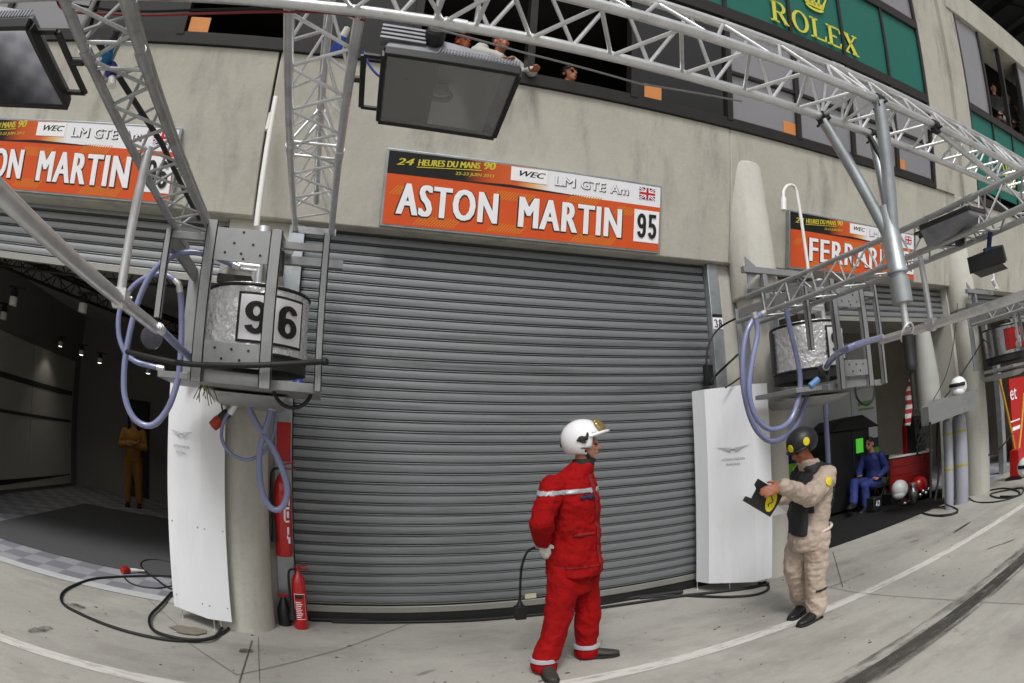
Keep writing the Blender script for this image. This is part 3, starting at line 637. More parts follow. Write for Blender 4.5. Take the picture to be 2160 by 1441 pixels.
    if foil:
        for v in tk.data.vertices:
            q = v.co; rr = V((q.x - c.x, q.y - c.y, 0))
            if rr.length > .3: v.co += rr.normalized() * (noise.noise(V((q.x * 15, q.y * 15, q.z * 30))) * .009)
    for za_ in (z1, z0 + .008):
        b = MB(); b.lathe(c, [(.389, za_ - .012), (.396, za_), (.389, za_ + .012)], 48); b.build('tank_band', M_RUB, tk)
    # number plaque wrapped round the tank
    def wrap(name, a0, a1, za, zc, r, m):
        b = MB(); n = 16; vs = []
        for k in range(n + 1):
            a = a0 + (a1 - a0) * k / n; d = V((math.sin(a), -math.cos(a), 0))
            vs += [c + d * r + V((0, 0, za)), c + d * r + V((0, 0, zc))]
        b.add(vs, [(2 * k, 2 * k + 2, 2 * k + 3, 2 * k + 1) for k in range(n)]); return b.build(name, m, tk)
    a0, a1 = (-1.1, .34) if red else (-.26, 1.06); za, zc = z0 + .07, z1 - .055
    wrap('plaque_border', a0, a1, za, zc, .396, M_REDC if red else M_INK); wrap('plaque', a0 + .05, a1 - .05, za + .018, zc - .018, .399, M_RED if red else M_WINK)
    def wraptext(s, am, h, w):
        o = text(s, 'number', M_WINK if red else M_INK, None, Matrix.Identity(4), h, w, .06, 0, 0, space=1.35)
        for v in o.data.vertices:
            a = am + (v.co.x - w / 2) / .40; v.co = c + V((math.sin(a), -math.cos(a), 0)) * (.4015 + v.co.z) + V((0, 0, (za + zc) / 2 - h / 2 + v.co.y))
        par(o, tk)
    if 0 < X0 < 8: wrap('black_cover', -2.25, -1.85, z0 + .02, z1 - .02, .40, M_BLK)
    am, hh_, ww_ = (-.38 if red else .385), .225, (.40 if len(num) > 1 else .16)
    def cyl(x, y, z):
        a = am + (x - ww_ / 2) / .40; return c + V((math.sin(a), -math.cos(a), 0)) * (.4012 + z) + V((0, 0, (za + zc) / 2 - hh_ / 2 + y))
    numbers(num, 'number', M_WINK if red else M_INK, tk, cyl, hh_, ww_, .30)
    # top valves
    b = MB(); q = V((dx - .515, 4.15, z1 + .03)); b.lathe(q, [(.03, 0), (.03, .16), (.045, .17), (.045, .2), (.036, .21), (.036, .24), (.075, .25), (.075, .33), (.05, .34), (.05, .42)], 18)
    b.tube([q + V((-.20, -.02, .12)), q + V((0, 0, .12))], .032, 12); b.tube([q + V((.0, .0, .3)), q + V((.22, .1, .3))], .03, 12); b.build('valve', M_ALU, t)
    b = MB(); b.lathe(q, [(.046, .205), (.05, .21), (.05, .235), (.046, .24)], 18); b.build('valve_ring', mat('violet_ring', '5c2a63', .4, .5), t)
    b = MB(); b.box(q + V((-.32, .05, -.0)), q + V((-.06, .35, .07))); b.box(q + V((.08, .0, .10)), q + V((.17, .12, .26))); b.build('valve_block', mat('valve_dark', '3c3a34', .5, .3, .3, 20), t, bevel=.008)
    return t
rigL = make_rig(-.60, '96', 'grey steel fuel rig with foil wrapped tank numbered 96 at left')
rigR = make_rig(4.53, '95', 'grey steel fuel rig with foil wrapped tank beside the hanging pipe, number half hidden')
rigF = make_rig(9.66, '5', 'distant fuel rig with bare steel tank and red number plaque at right edge', foil=False, red=True)
# black rubber bumper bar of the left rig
b = MB(); b.tube(smoothpath([P(268, 742, Y=3.9), P(330, 757, Y=3.70), P(400, 768, Y=3.655), P(490, 771, Y=3.65), P(580, 769, Y=3.66), P(683, 763, Y=3.72)]), .018, 12); b.ball(P(685, 763, Y=3.72), .026)
tag(b.build('bumper_bar', M_RUB), 'black rubber bar bent across the front of rig 96', 'bumper')
# round wire hoop with blue fitting below left rig
t = thing('black_hoop', 'black hoop with a blue fitting hanging under the right end of rig 96', 'hose loop', P(615, 830, Y=3.9))
b = MB(); cc = P(617, 815, Y=3.95); b.tube([cc + V((.13 * math.sin(a), 0, .14 * math.cos(a))) for a in [1.4 + k * .19 for k in range(19)]], .013, 10); b.build('hoop', M_RUB, t)
b = MB(); b.ball(cc + V((.04, .02, .02)), (.045, .04, .035)); b.build('fitting', mat('blue_fitting', '1c2f7a', .4), t)
# ------------------------------------------------------------------ hoses
M_HOSE = mat('lavender_hose', '8288ae', .25, 0, .06, 5, spec=.6, rvar=.05, trans=.15, coat=.3)
def hose(label, pts, r=.022, m=M_HOSE, name='fuel_hose', cat='hose', n=7, group='clear lavender hoses'):
    pp = smoothpath(pts, n); b = MB(); b.tube(pp, r, 14); o = tag(b.build(name, m), label, cat, group)
    for a, c in ((pp[0], pp[2]), (pp[-1], pp[-3])):
        d = (c - a).normalized(); b = MB(); b.tube([a - d * .004, a + d * .05], r * 1.12, 14); b.tube([a + d * .012, a + d * .022], r * 1.2, 14); b.build('ferrule', M_ALU, o)
    return o
h = lambda Y, pts: [P(x, y, Y=Y) for x, y in pts]
hose('lavender hose looping tall in front of the open left garage', h(3.95, [(505, 564), (450, 541), (400, 532), (355, 545), (318, 580), (290, 640), (272, 710), (262, 780), (264, 840), (285, 885), (320, 897), (352, 865), (373, 810), (380, 760), (383, 700), (382, 640), (378, 603)]))
hose('lavender hose curling behind the boom tube, left of rig 96', h(4.15, [(378, 600), (355, 582), (320, 580), (280, 605), (254, 650), (250, 700), (262, 740), (285, 762), (318, 772), (345, 778)]), .020)
hose('lavender hose leaving the end of the left boom tube', [P(334, 690, Y=3.4), P(370, 725, Y=3.6), P(409, 760, Y=3.85), P(420, 772, Y=4.0)], .026)
hose('lavender hose hanging in a long drop against the left column', h(4.35, [(515, 800), (522, 850), (545, 900), (575, 945), (597, 995), (606, 1035), (597, 1068), (578, 1075), (560, 1055), (549, 1015), (547, 960), (555, 920), (568, 880), (572, 850)]), .023)
hose('thin lavender hose loop below rig 96 with metal collar', h(4.45, [(520, 845), (492, 860), (472, 890), (468, 925), (485, 955), (520, 970), (555, 955), (575, 920), (581, 880), (572, 855)]), .014)
hose('lavender hose hanging lowest from rig 95 over the white cover', h(4.2, [(1612, 660), (1585, 680), (1569, 730), (1567, 800), (1577, 860), (1595, 905), (1622, 930), (1650, 925), (1680, 895), (1698, 850), (1712, 810), (1735, 780), (1757, 772)]), .027)
hose('lavender hose hanging second lowest from rig 95 toward the helmeted marshal', h(4.05, [(1590, 660), (1598, 700), (1587, 760), (1580, 820), (1590, 870), (1612, 900), (1640, 905), (1668, 885), (1684, 840), (1688, 800), (1680, 750), (1668, 700), (1658, 650), (1662, 636)]), .025)
hose('lavender hose running from the boom tube into the black reel of rig 95', [P(1860, 712, X=4.05), P(1800, 730, Y=2.75), P(1760, 752, Y=3.1), P(1742, 775, Y=3.5)], .026)
hose('lavender pipe hanging straight behind the marshal', h(4.7, [(1738, 815), (1742, 880), (1746, 950), (1748, 1000)]), .03)
t = thing('hose_reel', 'black round hose reel hung below tank 95', 'reel', P(1738, 785, Y=3.55))
b = MB(); cc = P(1738, 787, Y=3.55); b.lathe(cc, [(.0, -.03), (.07, -.03), (.075, -.02), (.075, .02), (.07, .03), (0, .03)], 24, ax=(.4, -.9, .1)); b.build('drum', M_BLK, t)
b = MB(); b.lathe(cc, [(.0, .03), (.025, .035), (.02, .05), (0, .055)], 14, ax=(.4, -.9, .1)); b.build('hub', M_RUB, t)
b = MB(); b.tube([cc + V((-.06, .02, -.05)), cc + V((-.14, .05, -.10))], .03, 12); b.build('blue_sleeve', mat('blue_sleeve', '5b87b5', .5), t)
t = thing('hose_reel', 'clear round dish hanging under the left boom tube', 'reel', P(320, 712, Y=4.3))
b = MB(); cc = P(320, 712, Y=4.3); b.lathe(cc, [(0, -.02), (.085, -.02), (.09, 0), (.085, .02), (.03, .03), (0, .03)], 24, ax=(.2, -.95, 0)); b.build('drum', mat('smoky_plastic', '3a3a42', .25, 0), t)
# ------------------------------------------------------------------ hanging tripod pipe with nozzle
t = thing('hanging_pipe', 'thick grey hanging pipe on tripod struts with ring and black nozzle hose', 'hanging pipe', (2.77, 1.86, 2.5))
hub = V((2.765, 1.86, 2.47))
for i, (a, r) in enumerate((((2.76, 1.70, 3.39), .040), ((2.57, 2.02, 3.37), .036), ((3.06, 2.02, 3.37), .030))):
    b = MB(); a = V(a); b.tube([a, a + (hub + V((0, 0, .1)) - a) * .96, hub], [r, r, r * 1.0], 20); b.build('strut', M_GALV, t)
b = MB(); b.lathe(hub, [(.055, .32), (.056, -.03), (.063, -.04), (.063, -.06), (.05, -.065), (.05, -.085), (.061, -.09), (.061, -.225), (.0, -.225)], 28); b.build('sleeve', M_GALV, t)
b = MB(); b.tube([hub + V((0, 0, -.2)), hub + V((0, 0, -.36))], .021, 16); b.build('rod', M_ALU, t)
b = MB(); rc = hub + V((0, 0, -.385)); b.tube([rc + V((.05 * math.cos(k * PI / 12), -.05 * math.sin(k * PI / 12) * .6, .05 * math.sin(k * PI / 12) * .9)) for k in range(25)], .007, 8); b.build('ring', M_ALU, t)
b = MB(); b.lathe(hub, [(.034, -.40), (.034, -.56), (.036, -.565), (.03, -.59), (.014, -.60), (.013, -.80), (0, -.80)], 20); b.build('nozzle', M_RUB, t)
b = MB(); b.tube(smoothpath([(3.0, 2.0, 3.36), (2.99, 1.96, 3.2), (2.94, 1.93, 3.0), (2.93, 1.92, 2.92)]), .018, 12); b.tube([(2.94, 1.93, 3.0), (2.86, 1.9, 2.75)], .028, 14); b.build('black_hose', M_RUB, t)
# ------------------------------------------------------------------ floodlights
def lamp(name, label, M, yoke=-1):
    """glass at local z=0 facing down (-z), local x long axis, local -y the pit side"""
    t = thing('floodlight', label, 'floodlight', M.translation, 'gantry floodlights')
    T = lambda *p: M @ V(p)
    Lx, Ly = .35, .30
    b = MB()
    for a, c in (((-Lx, -Ly), (Lx, -Ly)), ((-Lx, Ly), (Lx, Ly))): b.hexa([T(a[0], a[1] - .013, -.014), T(c[0], c[1] - .013, -.014), T(c[0], c[1] + .013, -.014), T(a[0], a[1] + .013, -.014), T(a[0], a[1] - .018, .03), T(c[0], c[1] - .018, .03), T(c[0], c[1] + .018, .03), T(a[0], a[1] + .018, .03)])
    for x in (-Lx, Lx): b.hexa([T(x - .013, -Ly + .013, -.014), T(x + .013, -Ly + .013, -.014), T(x + .013, Ly - .013, -.014), T(x - .013, Ly - .013, -.014), T(x - .018, -Ly + .018, .03), T(x + .018, -Ly + .018, .03), T(x + .018, Ly - .018, .03), T(x - .018, Ly - .018, .03)])
    b.build('frame', M_BLK, t, bevel=.004)
    # housing shell
    b = MB(); lo = [(-Lx, -Ly), (Lx, -Ly), (Lx, Ly), (-Lx, Ly)]; ring = lambda f, g, z, dx=0: [T(x * f + dx, y * g, z) for x, y in lo]
    r0, r1, r2 = ring(1.02, 1.03, .032), ring(1.0, .99, .07), [T(-Lx * .98, -Ly * .94, .18), T(-Lx * .05, -Ly * .94, .145), T(-Lx * .05, Ly * .8, .145), T(-Lx * .98, Ly * .8, .18)]
    vs = r0 + r1 + r2; b.add(vs, [(i, (i + 1) % 4, 4 + (i + 1) % 4, 4 + i) for i in range(4)] + [(4 + i, 4 + (i + 1) % 4, 8 + (i + 1) % 4, 8 + i) for i in range(4)] + [(8, 9, 10, 11)]); b.build('housing', M_LAMP, t, bevel=.012, ang=25)
    b = MB()
    for k in range(26):
        x = -.08 + k * .0165; b.tube([T(x, -Ly - .012, .034), T(x + .01, -Ly - .012, .068)], .0045, 6)
    for k in range(4): b.hexa([T(x_, y_, z_ + k * .026) for z_ in (.085, .098) for x_, y_ in ((-Lx - .04, -Ly - .015), (-.15, -Ly - .01), (-.15, -Ly + .05), (-Lx - .04, -Ly + .05))])
    b.build('cooling_fins', M_LAMP, t, smooth=False)
    ax = (M.to_3x3() @ V((0, -1, .5))).normalized()
    b = MB(); b.lathe(T(-.11, -Ly + .01, .13), [(.048, -.02), (.052, .05), (.042, .065), (0, .07)], 22, ax=ax); b.build('end_knob', M_BLK, t)
    # reflector: dark plate at one end, curved bright bowl at the other
    b = MB(); b.add([T(-Lx + .02, -Ly + .02, .012), T(-.06, -Ly + .02, .012), T(-.06, Ly - .02, .012), T(-Lx + .02, Ly - .02, .012)], [(0, 1, 2, 3)]); 
    for x, y in ((-.22, -.1), (-.14, -.05), (-.12, .1), (-.25, .12)): b.ball(T(x, y, .008), .006, 8)
    b.build('gear_plate', M_LAMPD, t, smooth=False)
    b = MB(); n = 12; vs = []
    for i in range(n + 1):
        for j in range(n + 1):
            x = -.06 + (Lx - .08) * (i / n) + .06 * i / n; y = (-Ly + .02) + (2 * Ly - .04) * j / n; u = i / n; v = 2 * j / n - 1
            vs.append(T(x, y, .014 + .11 * (1 - v * v) * math.sin(min(1, .25 + u * .9) * PI) ** .7))
    b.add(vs, [(i * (n + 1) + j, (i + 1) * (n + 1) + j, (i + 1) * (n + 1) + j + 1, i * (n + 1) + j + 1) for i in range(n) for j in range(n)]); b.build('reflector', mat('reflector', 'b4b5b6', .4, .7, .05, 6), t, ang=80)
    b = MB(); b.tube(smoothpath([T(-.06, -.02, .04), T(0, -.02, .035), T(.035, .01, .035), T(.03, .05, .035), T(-.01, .07, .035), T(-.06, .07, .04)]), .014, 10); b.tube([T(-.08, .0, .05), T(.02, 0, .06)], .03, 12); b.build('bulb', mat('bulb_grey', '8a8a88', .2, .2), t)
    b = MB(); b.add([T(-Lx + .015, -Ly + .015, -.006), T(Lx - .015, -Ly + .015, -.006), T(Lx - .015, Ly - .015, -.006), T(-Lx + .015, Ly - .015, -.006)], [(0, 1, 2, 3)])
    gm = bpy.data.materials.get('lamp_glass')
    if not gm:
        gm = bpy.data.materials.new('lamp_glass'); gm.use_nodes = True; N = gm.node_tree.nodes; L = gm.node_tree.links
        gl = N.new('ShaderNodeBsdfGlossy'); gl.inputs['Roughness'].default_value = .06; t1 = N.new('ShaderNodeBsdfTransparent'); df = N.new('ShaderNodeBsdfDiffuse'); df.inputs[0].default_value = (.5, .51, .52, 1); tr = N.new('ShaderNodeMixShader'); tr.inputs[0].default_value = .38; L.new(t1.outputs[0], tr.inputs[1]); L.new(df.outputs[0], tr.inputs[2]); fr = N.new('ShaderNodeFresnel'); fr.inputs[0].default_value = 1.5; ms = N.new('ShaderNodeMixShader')
        L.new(fr.outputs[0], ms.inputs[0]); L.new(tr.outputs[0], ms.inputs[1]); L.new(gl.outputs[0], ms.inputs[2]); L.new(ms.outputs[0], N['Material Output'].inputs['Surface'])
    b.build('glass', gm, t, smooth=False)
    # yoke
    x = yoke * (Lx + .0); o = yoke
    b = MB(); pts = [T(x, -Ly * .75, .03), T(x + o * .11, -Ly * .75, .03), T(x + o * .11, Ly * .75, .03), T(x, Ly * .75, .03)]
    for p, q in zip(pts[:-1], pts[1:]): b.bar(p, q, .03, .012)
    b.tube([T(x + o * .11, -.02, .03), T(x + o * .18, -.02, .03)], .018, 12); b.ball(T(x, -Ly * .75, .03), .022, 10); b.ball(T(x, Ly * .75, .03), .022, 10); b.build('yoke', M_BLK, t)
    return t
tl, tr_, bl = P(819, 123, Z=3.42), P(1101, 173, Z=3.40), P(786, 255, Z=3.36)
cM = frame_m(P(936, 207, Z=3.40), V((1, -.08, -.06)), V((-.06, 1, -.05)))
lamp('a', 'large grey floodlight with glass front hanging over the orange 95 sign', cM @ Matrix.Diagonal((.95, 1.0, 1, 1)))
lM = frame_m(P(148, 223, Z=2.95) + V((-.36, -.30, 0)), V((1, .02, .0)), V((0, 1, 0)))
lamp('b', 'large dark floodlight with ribbed lid cut off by the left edge', lM, yoke=1)
fM = frame_m(P(2010, 462, Z=2.93), V((.1, -1, .0)), V((-1, -.1, -.1)))
lamp('c', 'grey ribbed floodlight hanging beside the right boom truss', fM @ Matrix.Diagonal((.62, .62, .8, 1)), yoke=-1)
t = thing('spotlight', 'small black stage spotlight with barn doors under the far right truss', 'spotlight', P(2095, 540, Z=2.75))
c0 = P(2088, 545, Z=2.62)
b = MB(); b.obox(frame_m(c0, (.3, -1, .05), (1, .3, .2)), .26, .13, .12); b.build('body', M_BLK, t, bevel=.01)
b = MB(); b.add([c0 + V(p) for p in ((-.10, .14, -.07), (.06, .14, -.10), (.10, -.1, -.10), (-.06, -.12, -.07))], [(0, 1, 2, 3)]); b.bar(c0 + V((-.11, .15, -.02)), c0 + V((-.04, -.15, -.02)), .01, .12); b.build('barn_door', M_BLK, t)
b = MB(); b.tube([c0 + V((0, 0, .05)), c0 + V((.02, -.05, .2))], .02, 10); b.bar(c0 + V((-.08, 0, .05)), c0 + V((.08, -.1, .06)), .03, .03); b.build('bracket', mat('blue_bracket', '1d2e55', .4, .2), t)
# ------------------------------------------------------------------ cables along the truss
t = None
b = MB(); b.tube(smoothpath([P(x, y, Y=2.05) for x, y in ((118, -5), (130, 18), (165, 27), (240, 30), (330, 32), (450, 28), (600, 25), (720, 30), (770, 44))]), .006, 8)
tag(b.build('cable', mat('red_cable', '7d1f20', .5)), 'thin red cable stretched across the top left trusses', 'cable')
b = MB(); b.tube(smoothpath([P(x, y, Y=2.06) for x, y in ((110, -5), (160, 10), (240, 22), (330, 24), (450, 20), (600, 19), (720, 20))]), .006, 8)
tag(b.build('cable', M_RUB), 'thin black cable above the red cable across the top left trusses', 'cable')
b = MB(); b.tube([P(x, y, Y=2.1) for x, y in ((905, 58), (1100, 110), (1350, 177), (1565, 214))], .005, 8)
tag(b.build('cable', M_STEEL), 'thin grey wire hanging just below the main truss in front of spectators', 'wire')
b = MB(); b.tube(smoothpath([P(x, y, Y=2.6) for x, y in ((768, 108), (775, 130), (790, 152), (806, 165))]), .007, 8)
tag(b.build('cable', mat('blue_cable', '2b3a8c', .5)), 'short blue cable feeding the large floodlight', 'cable')
for i, (x, y, Z, lab, cc) in enumerate(((712, 100, 3.5, 'white and blue plug connector on the truss beside the large floodlight', '2b4fa8'), (225, 118, 3.05, 'blue plug connector upright in the left boom truss', '17659a'), (235, 150, 3.0, 'violet plug connector lower in the left boom truss', '3a3384'))):
    t = thing('plug_connector', lab, 'connector', P(x, y, Z=Z)); c0 = P(x, y, Z=Z)
    b = MB(); b.lathe(c0, [(0, -.04), (.026, -.04), (.03, -.02), (.03, .015), (.022, .02), (.022, .06), (0, .065)], 16, ax=(.3, -.5, .8) if i != 2 else (.4, -.3, -.8)); b.build('shell', mat('plug_' + cc, cc, .4), t)
    b = MB(); b.lathe(c0, [(0, .06), (.02, .06), (.016, .11), (0, .115)], 14, ax=(.3, -.5, .8) if i != 2 else (.4, -.3, -.8)); b.build('cap', M_WPL if i != 1 else M_BLK, t)
# ------------------------------------------------------------------ people
def basis(F):
    F = V((F[0], F[1], 0)).normalized(); Lf = V((-F.y, F.x, 0)); return Lf, F, V((0, 0, 1))
class Blob:
    def __init__(s): s.b = MB()
    def chain(s, pts, rs, n=14):
        pts = [V(p) for p in pts]
        if not isinstance(rs, (list, tuple)): rs = [rs] * len(pts)
        s.b.tube(pts, list(rs), n)
        for p, r in zip(pts, rs): s.b.ball(p, r * .995, n)
        return s
    def ell(s, c, r, M=None, n=18): s.b.ball(c, r, n, M); return s
    def loft(s, secs, F, n=28, pw=1.0):
        """secs: (centre, half width, half depth); heading F"""
        Lf, Fw, U = basis(F); vs = []
        for c, a, d in secs:
            for k in range(n):
                t = 2 * PI * k / n; ct, st = math.cos(t), math.sin(t)
                vs.append(V(c) + Lf * a * math.copysign(abs(ct) ** pw, ct) + Fw * d * math.copysign(abs(st) ** pw, st))
        m = len(secs)
        s.b.add(vs, [(i * n + k, i * n + (k + 1) % n, (i + 1) * n + (k + 1) % n, (i + 1) * n + k) for i in range(m - 1) for k in range(n)] + [tuple(range(n - 1, -1, -1)), tuple(range((m - 1) * n, m * n))])
        return s
    def build(s, name, m, parent, vox=.012, smooth=3, wr=0, wsc=9, aniso=(1, 1, .55), seed=0):
        o = s.b.build(name, m, None)
        rm = o.modifiers.new('r', 'REMESH'); rm.mode = 'VOXEL'; rm.voxel_size = vox
        if smooth: sm = o.modifiers.new('s', 'SMOOTH'); sm.iterations = smooth; sm.factor = .5
        dg = bpy.context.evaluated_depsgraph_get(); me = bpy.data.meshes.new_from_object(o.evaluated_get(dg)); me.name = name
        o.modifiers.clear(); old = o.data; o.data = me; bpy.data.meshes.remove(old)
        if wr:
            sd = V((seed * 3.1, seed * 1.7, seed))
            co = [v.co.copy() for v in me.vertices]; no = [v.normal.copy() for v in me.vertices]
            for i, v in enumerate(me.vertices):
                p = V((co[i].x * aniso[0], co[i].y * aniso[1], co[i].z * aniso[2])) * wsc + sd
                a = noise.noise(p); r1 = 1 - abs(noise.noise(p * 1.7 + V((5, 0, 0)))) * 2
                r2 = 1 - abs(noise.noise(p * 3.3 + V((0, 9, 0)))) * 2; v.co = co[i] + no[i] * wr * (a * .8 + r1 * .6 + r2 * .3)
        me.polygons.foreach_set('use_smooth', [True] * len(me.polygons)); me.materials.clear()
        for x in (m if isinstance(m, (list, tuple)) else [m]): me.materials.append(x)
        if parent: par(o, parent)
        return o
def head_into(bl, c, F, pitch=0, s=1.0, ears=True):
    """c: head centre between the ears"""
    Lf, Fw, U = basis(F); R = Matrix((Lf, Fw, U)).transposed() @ Matrix.Rotation(-pitch, 3, 'X'); T = lambda x, y, z: V(c) + R @ (V((x, y, z)) * s)
    bl.ell(T(0, -.012, .025), (.076 * s, .094 * s, .092 * s), R); bl.ell(T(0, .03, -.045), (.060 * s, .062 * s, .066 * s), R); bl.ell(T(0, .062, -.088), (.030 * s, .026 * s, .022 * s), R)
    bl.ell(T(0, .078, .018), (.056 * s, .018 * s, .014 * s), R); bl.chain([T(0, .086, .01), T(0, .108, -.030)], [.011 * s, .016 * s], 10); bl.ell(T(0, .09, -.062), (.026 * s, .014 * s, .010 * s), R)
    for x in (-1, 1):
        bl.ell(T(x * .040, .062, -.028), (.022 * s, .020 * s, .020 * s), R)
        if ears: bl.ell(T(x * .078, -.008, -.012), (.010 * s, .022 * s, .032 * s), R)
    return R, T
def face(parent, T, s=1):
    for x in (-1, 1):
        b = MB(); b.ball(T(x * .031, .084, -.004), (.012 * s, .008 * s, .007 * s), 10); b.build('eye', M_INK, parent)
    b = MB(); b.ball(T(0, .098, -.064), (.022 * s, .006 * s, .004 * s), 10); b.build('mouth', mat('lips', '8a4a42', .5), parent)
def hand_into(bl, w, d, nrm, side=1, curl=.5, s=1.0, r=.0095):
    """wrist, pointing direction, palm normal; side +1: thumb along d x nrm"""
    d = V(d).normalized(); nrm = V(nrm); nrm = (nrm - d * nrm.dot(d)).normalized(); x = d.cross(nrm) * side; w = V(w)
    M = Matrix((x, d, nrm)).transposed()
    bl.chain([w - d * .02, w + d * .02], [.027 * s, .028 * s], 12); bl.ell(w + d * .055 * s, (.042 * s, .055 * s, .018 * s), M, 14)
    for k, ln in enumerate((.070, .080, .074, .058)):
        b0 = w + d * .09 * s + x * (.030 - k * .021) * s; a1 = curl * .7; a2 = curl * 1.7; a3 = curl * 2.5
        p1 = b0 + (d * math.cos(a1) + nrm * math.sin(a1)) * ln * .45 * s; p2 = p1 + (d * math.cos(a2) + nrm * math.sin(a2)) * ln * .32 * s; p3 = p2 + (d * math.cos(a3) + nrm * math.sin(a3)) * ln * .26 * s
        bl.chain([b0, p1, p2, p3], [r, r * .97, r * .9, r * .8], 8)
    t0 = w + d * .03 * s + x * .03 * s; t1 = t0 + (x * .7 + d * .6 + nrm * .35 * (1 + curl)).normalized() * .042 * s; t2 = t1 + (d * .9 + x * .2 + nrm * .5 * curl).normalized() * .032 * s
    bl.chain([t0, t1, t2], [.013 * s, .0115 * s, .009 * s], 8)
def shoe(parent, heel, d, m, sole, L=.285, w=.05, h=.075):
    d = V((d[0], d[1], 0)).normalized(); x = V((d.y, -d.x, 0)); heel = V(heel)
    bl = Blob(); pr = [(0, .040, .10), (.05, .042, .105), (.11, .044, .085), (.17, .050, .062), (.23, .050, .050), (.27, .036, .042), (.29, .02, .035)]; vs = []; n = 14
    f = L / .29
    b = bl.b; vs = []
    for t, ww, hh in pr:
        for k in range(n):
            a = 2 * PI * k / n; vs.append(heel + d * t * f + x * ww * math.cos(a) + V((0, 0, .012 + hh / 2 + hh / 2 * math.sin(a))))
    b.add(vs, [(i * n + k, i * n + (k + 1) % n, (i + 1) * n + (k + 1) % n, (i + 1) * n + k) for i in range(len(pr) - 1) for k in range(n)] + [tuple(range(n - 1, -1, -1)), tuple(range((len(pr) - 1) * n, len(pr) * n))])
    o = bl.build('shoe', m, parent, .009, 2)
    b = MB(); out = [heel + d * t * f + x * (sgn * (ww + .004)) for sgn, seq in ((1, pr), (-1, pr[::-1])) for t, ww, hh in seq]; b.prism([V((p.x, p.y, .001)) for p in out], (0, 0, .022)); b.build('sole', sole, o, bevel=.004)
    return o
def band(o_src, name, m, parent, test, off=.004, thick=True):
    """strip of cloth lying on a garment: the garment's faces that pass the test, lifted off it"""
    me = o_src.data; b = MB(); used = {}
    for f in me.polygons:
        if test(f.center):
            idx = []
            for vi in f.vertices:
                if vi not in used: used[vi] = len(b.v); v = me.vertices[vi]; b.v.append(v.co + v.normal * off)
                idx.append(used[vi])
            b.f.append(tuple(idx)); b.mi.append(0)
    if not b.f: return None
    o = b.build(name, m, parent)
    if thick: sm = o.modifiers.new('s', 'SOLIDIFY'); sm.thickness = off; sm.offset = -1
    return o
# ---- the fireman in red
M_RSUIT = mat('red_suit_cloth', '930b0d', .85, 0, .13, 6, bump=.75, bscale=17, spec=.15, dirt=('6d0a0b', .55), dscale=5)
M_REFL = mat('reflective_tape', 'a9a9ad', .4, .1, .06, 20); M_SHOE = mat('brown_grey_shoe', '35312d', .6, 0, .2, 12); M_SOLE = mat('shoe_sole', '1f1e1d', .8)
M_GLOVE = mat('white_glove', 'c9c9c4', .8, 0, .1, 20)
Yf = 3.92; q = lambda x, y, Y=Yf: P(x, y, Y=Y)
fm = thing('person', 'standing person in red work suit and white helmet, hands clasped behind the back', 'person', (P(1200, 1400, Z=0).x, 3.9, 0), None)
F = V((.60, -.80, 0)); FH = V((.90, -.44, 0)); Lf, Fw, U = basis(F)
hd = q(1232, 936); aR, aL = P(1147, 1402, Y=3.83), P(1237, 1372, Y=4.0)
hipR, hipL = q(1205, 1185) - Lf * .075, q(1218, 1185) + Lf * .085
kR, kL = P(1178, 1305, Y=3.84), P(1241, 1290, Y=3.96)
shR, shL = q(1192, 1022) - Lf * .17, q(1200, 1020) + Lf * .17
elR, elL = P(1142, 1100, Y=3.74), P(1188, 1092, Y=4.2)
wrR, wrL = P(1146, 1140, Y=3.90), P(1152, 1138, Y=4.02)
bl = Blob(); R, T = head_into(bl, hd, FH, .04)
bl.chain([q(1228, 992), hd + V((-.01, 0, -.07))], [.056, .054]); bl.chain([q(1214, 1025), q(1210, 1080), q(1208, 1180)], [.07, .09, .10])
bl.chain([q(1226, 995), q(1214, 1030)], [.05, .06]); bl.chain([q(1212, 1030), shR + V((0, 0, -.03)), elR, wrR], [.045, .04, .034, .028]); bl.chain([q(1212, 1030), shL + V((0, 0, -.03)), elL, wrL], [.045, .04, .034, .028])
bl.chain([q(1208, 1180), hipR, kR, aR], [.10, .075, .055, .04]); bl.chain([q(1208, 1180), hipL, kL, aL], [.10, .075, .055, .04])
hand_into(bl, wrR, (.25, .25, -1), (.8, .5, .2), 1, .5); hand_into(bl, wrL, (-.5, -.5, -.7), (.5, -.5, 0), 1, .55)
body = bl.build('body', M_SKIN, fm, .0075, 2); face(body, T)
bl = Blob(); hand_into(bl, wrR + V((0, -.005, 0)), (.25, .2, -1), (.8, .5, .2), 1, .55, 1.12, .0125); bl.build('glove', M_GLOVE, fm, .007, 1, .003, 30)
bl = Blob(); hand_into(bl, wrL, (-.5, -.5, -.7), (.5, -.5, 0), 1, .6, 1.12, .0125); bl.build('glove', M_GLOVE, fm, .007, 1, .003, 30)
bl = Blob(); bl.loft([(q(1212, 1207), .205, .188), (q(1212, 1185), .203, .184), (q(1212, 1140), .188, .163), (q(1212, 1095), .195, .160), (q(1213, 1055), .204, .156), (q(1211, 1025), .202, .138), (q(1213, 1005), .158, .112), (q(1221, 990), .095, .09), (q(1227, 978), .078, .078)], F)
bl.chain([shR + V((.02, .02, -.01)), (shR + elR) / 2, elR, (elR + wrR) / 2, wrR], [.086, .076, .073, .064, .054]); bl.chain([shL, (shL + elL) / 2, elL, wrL], [.086, .076, .073, .055])
jk = bl.build('jacket', M_RSUIT, fm, .010, 2, .017, 7.5, (1, 1, 1.15))
bl = Blob(); bl.loft([(q(1211, 1195), .145, .125), (q(1210, 1225), .15, .128), (q(1208, 1245), .15, .125)], F)
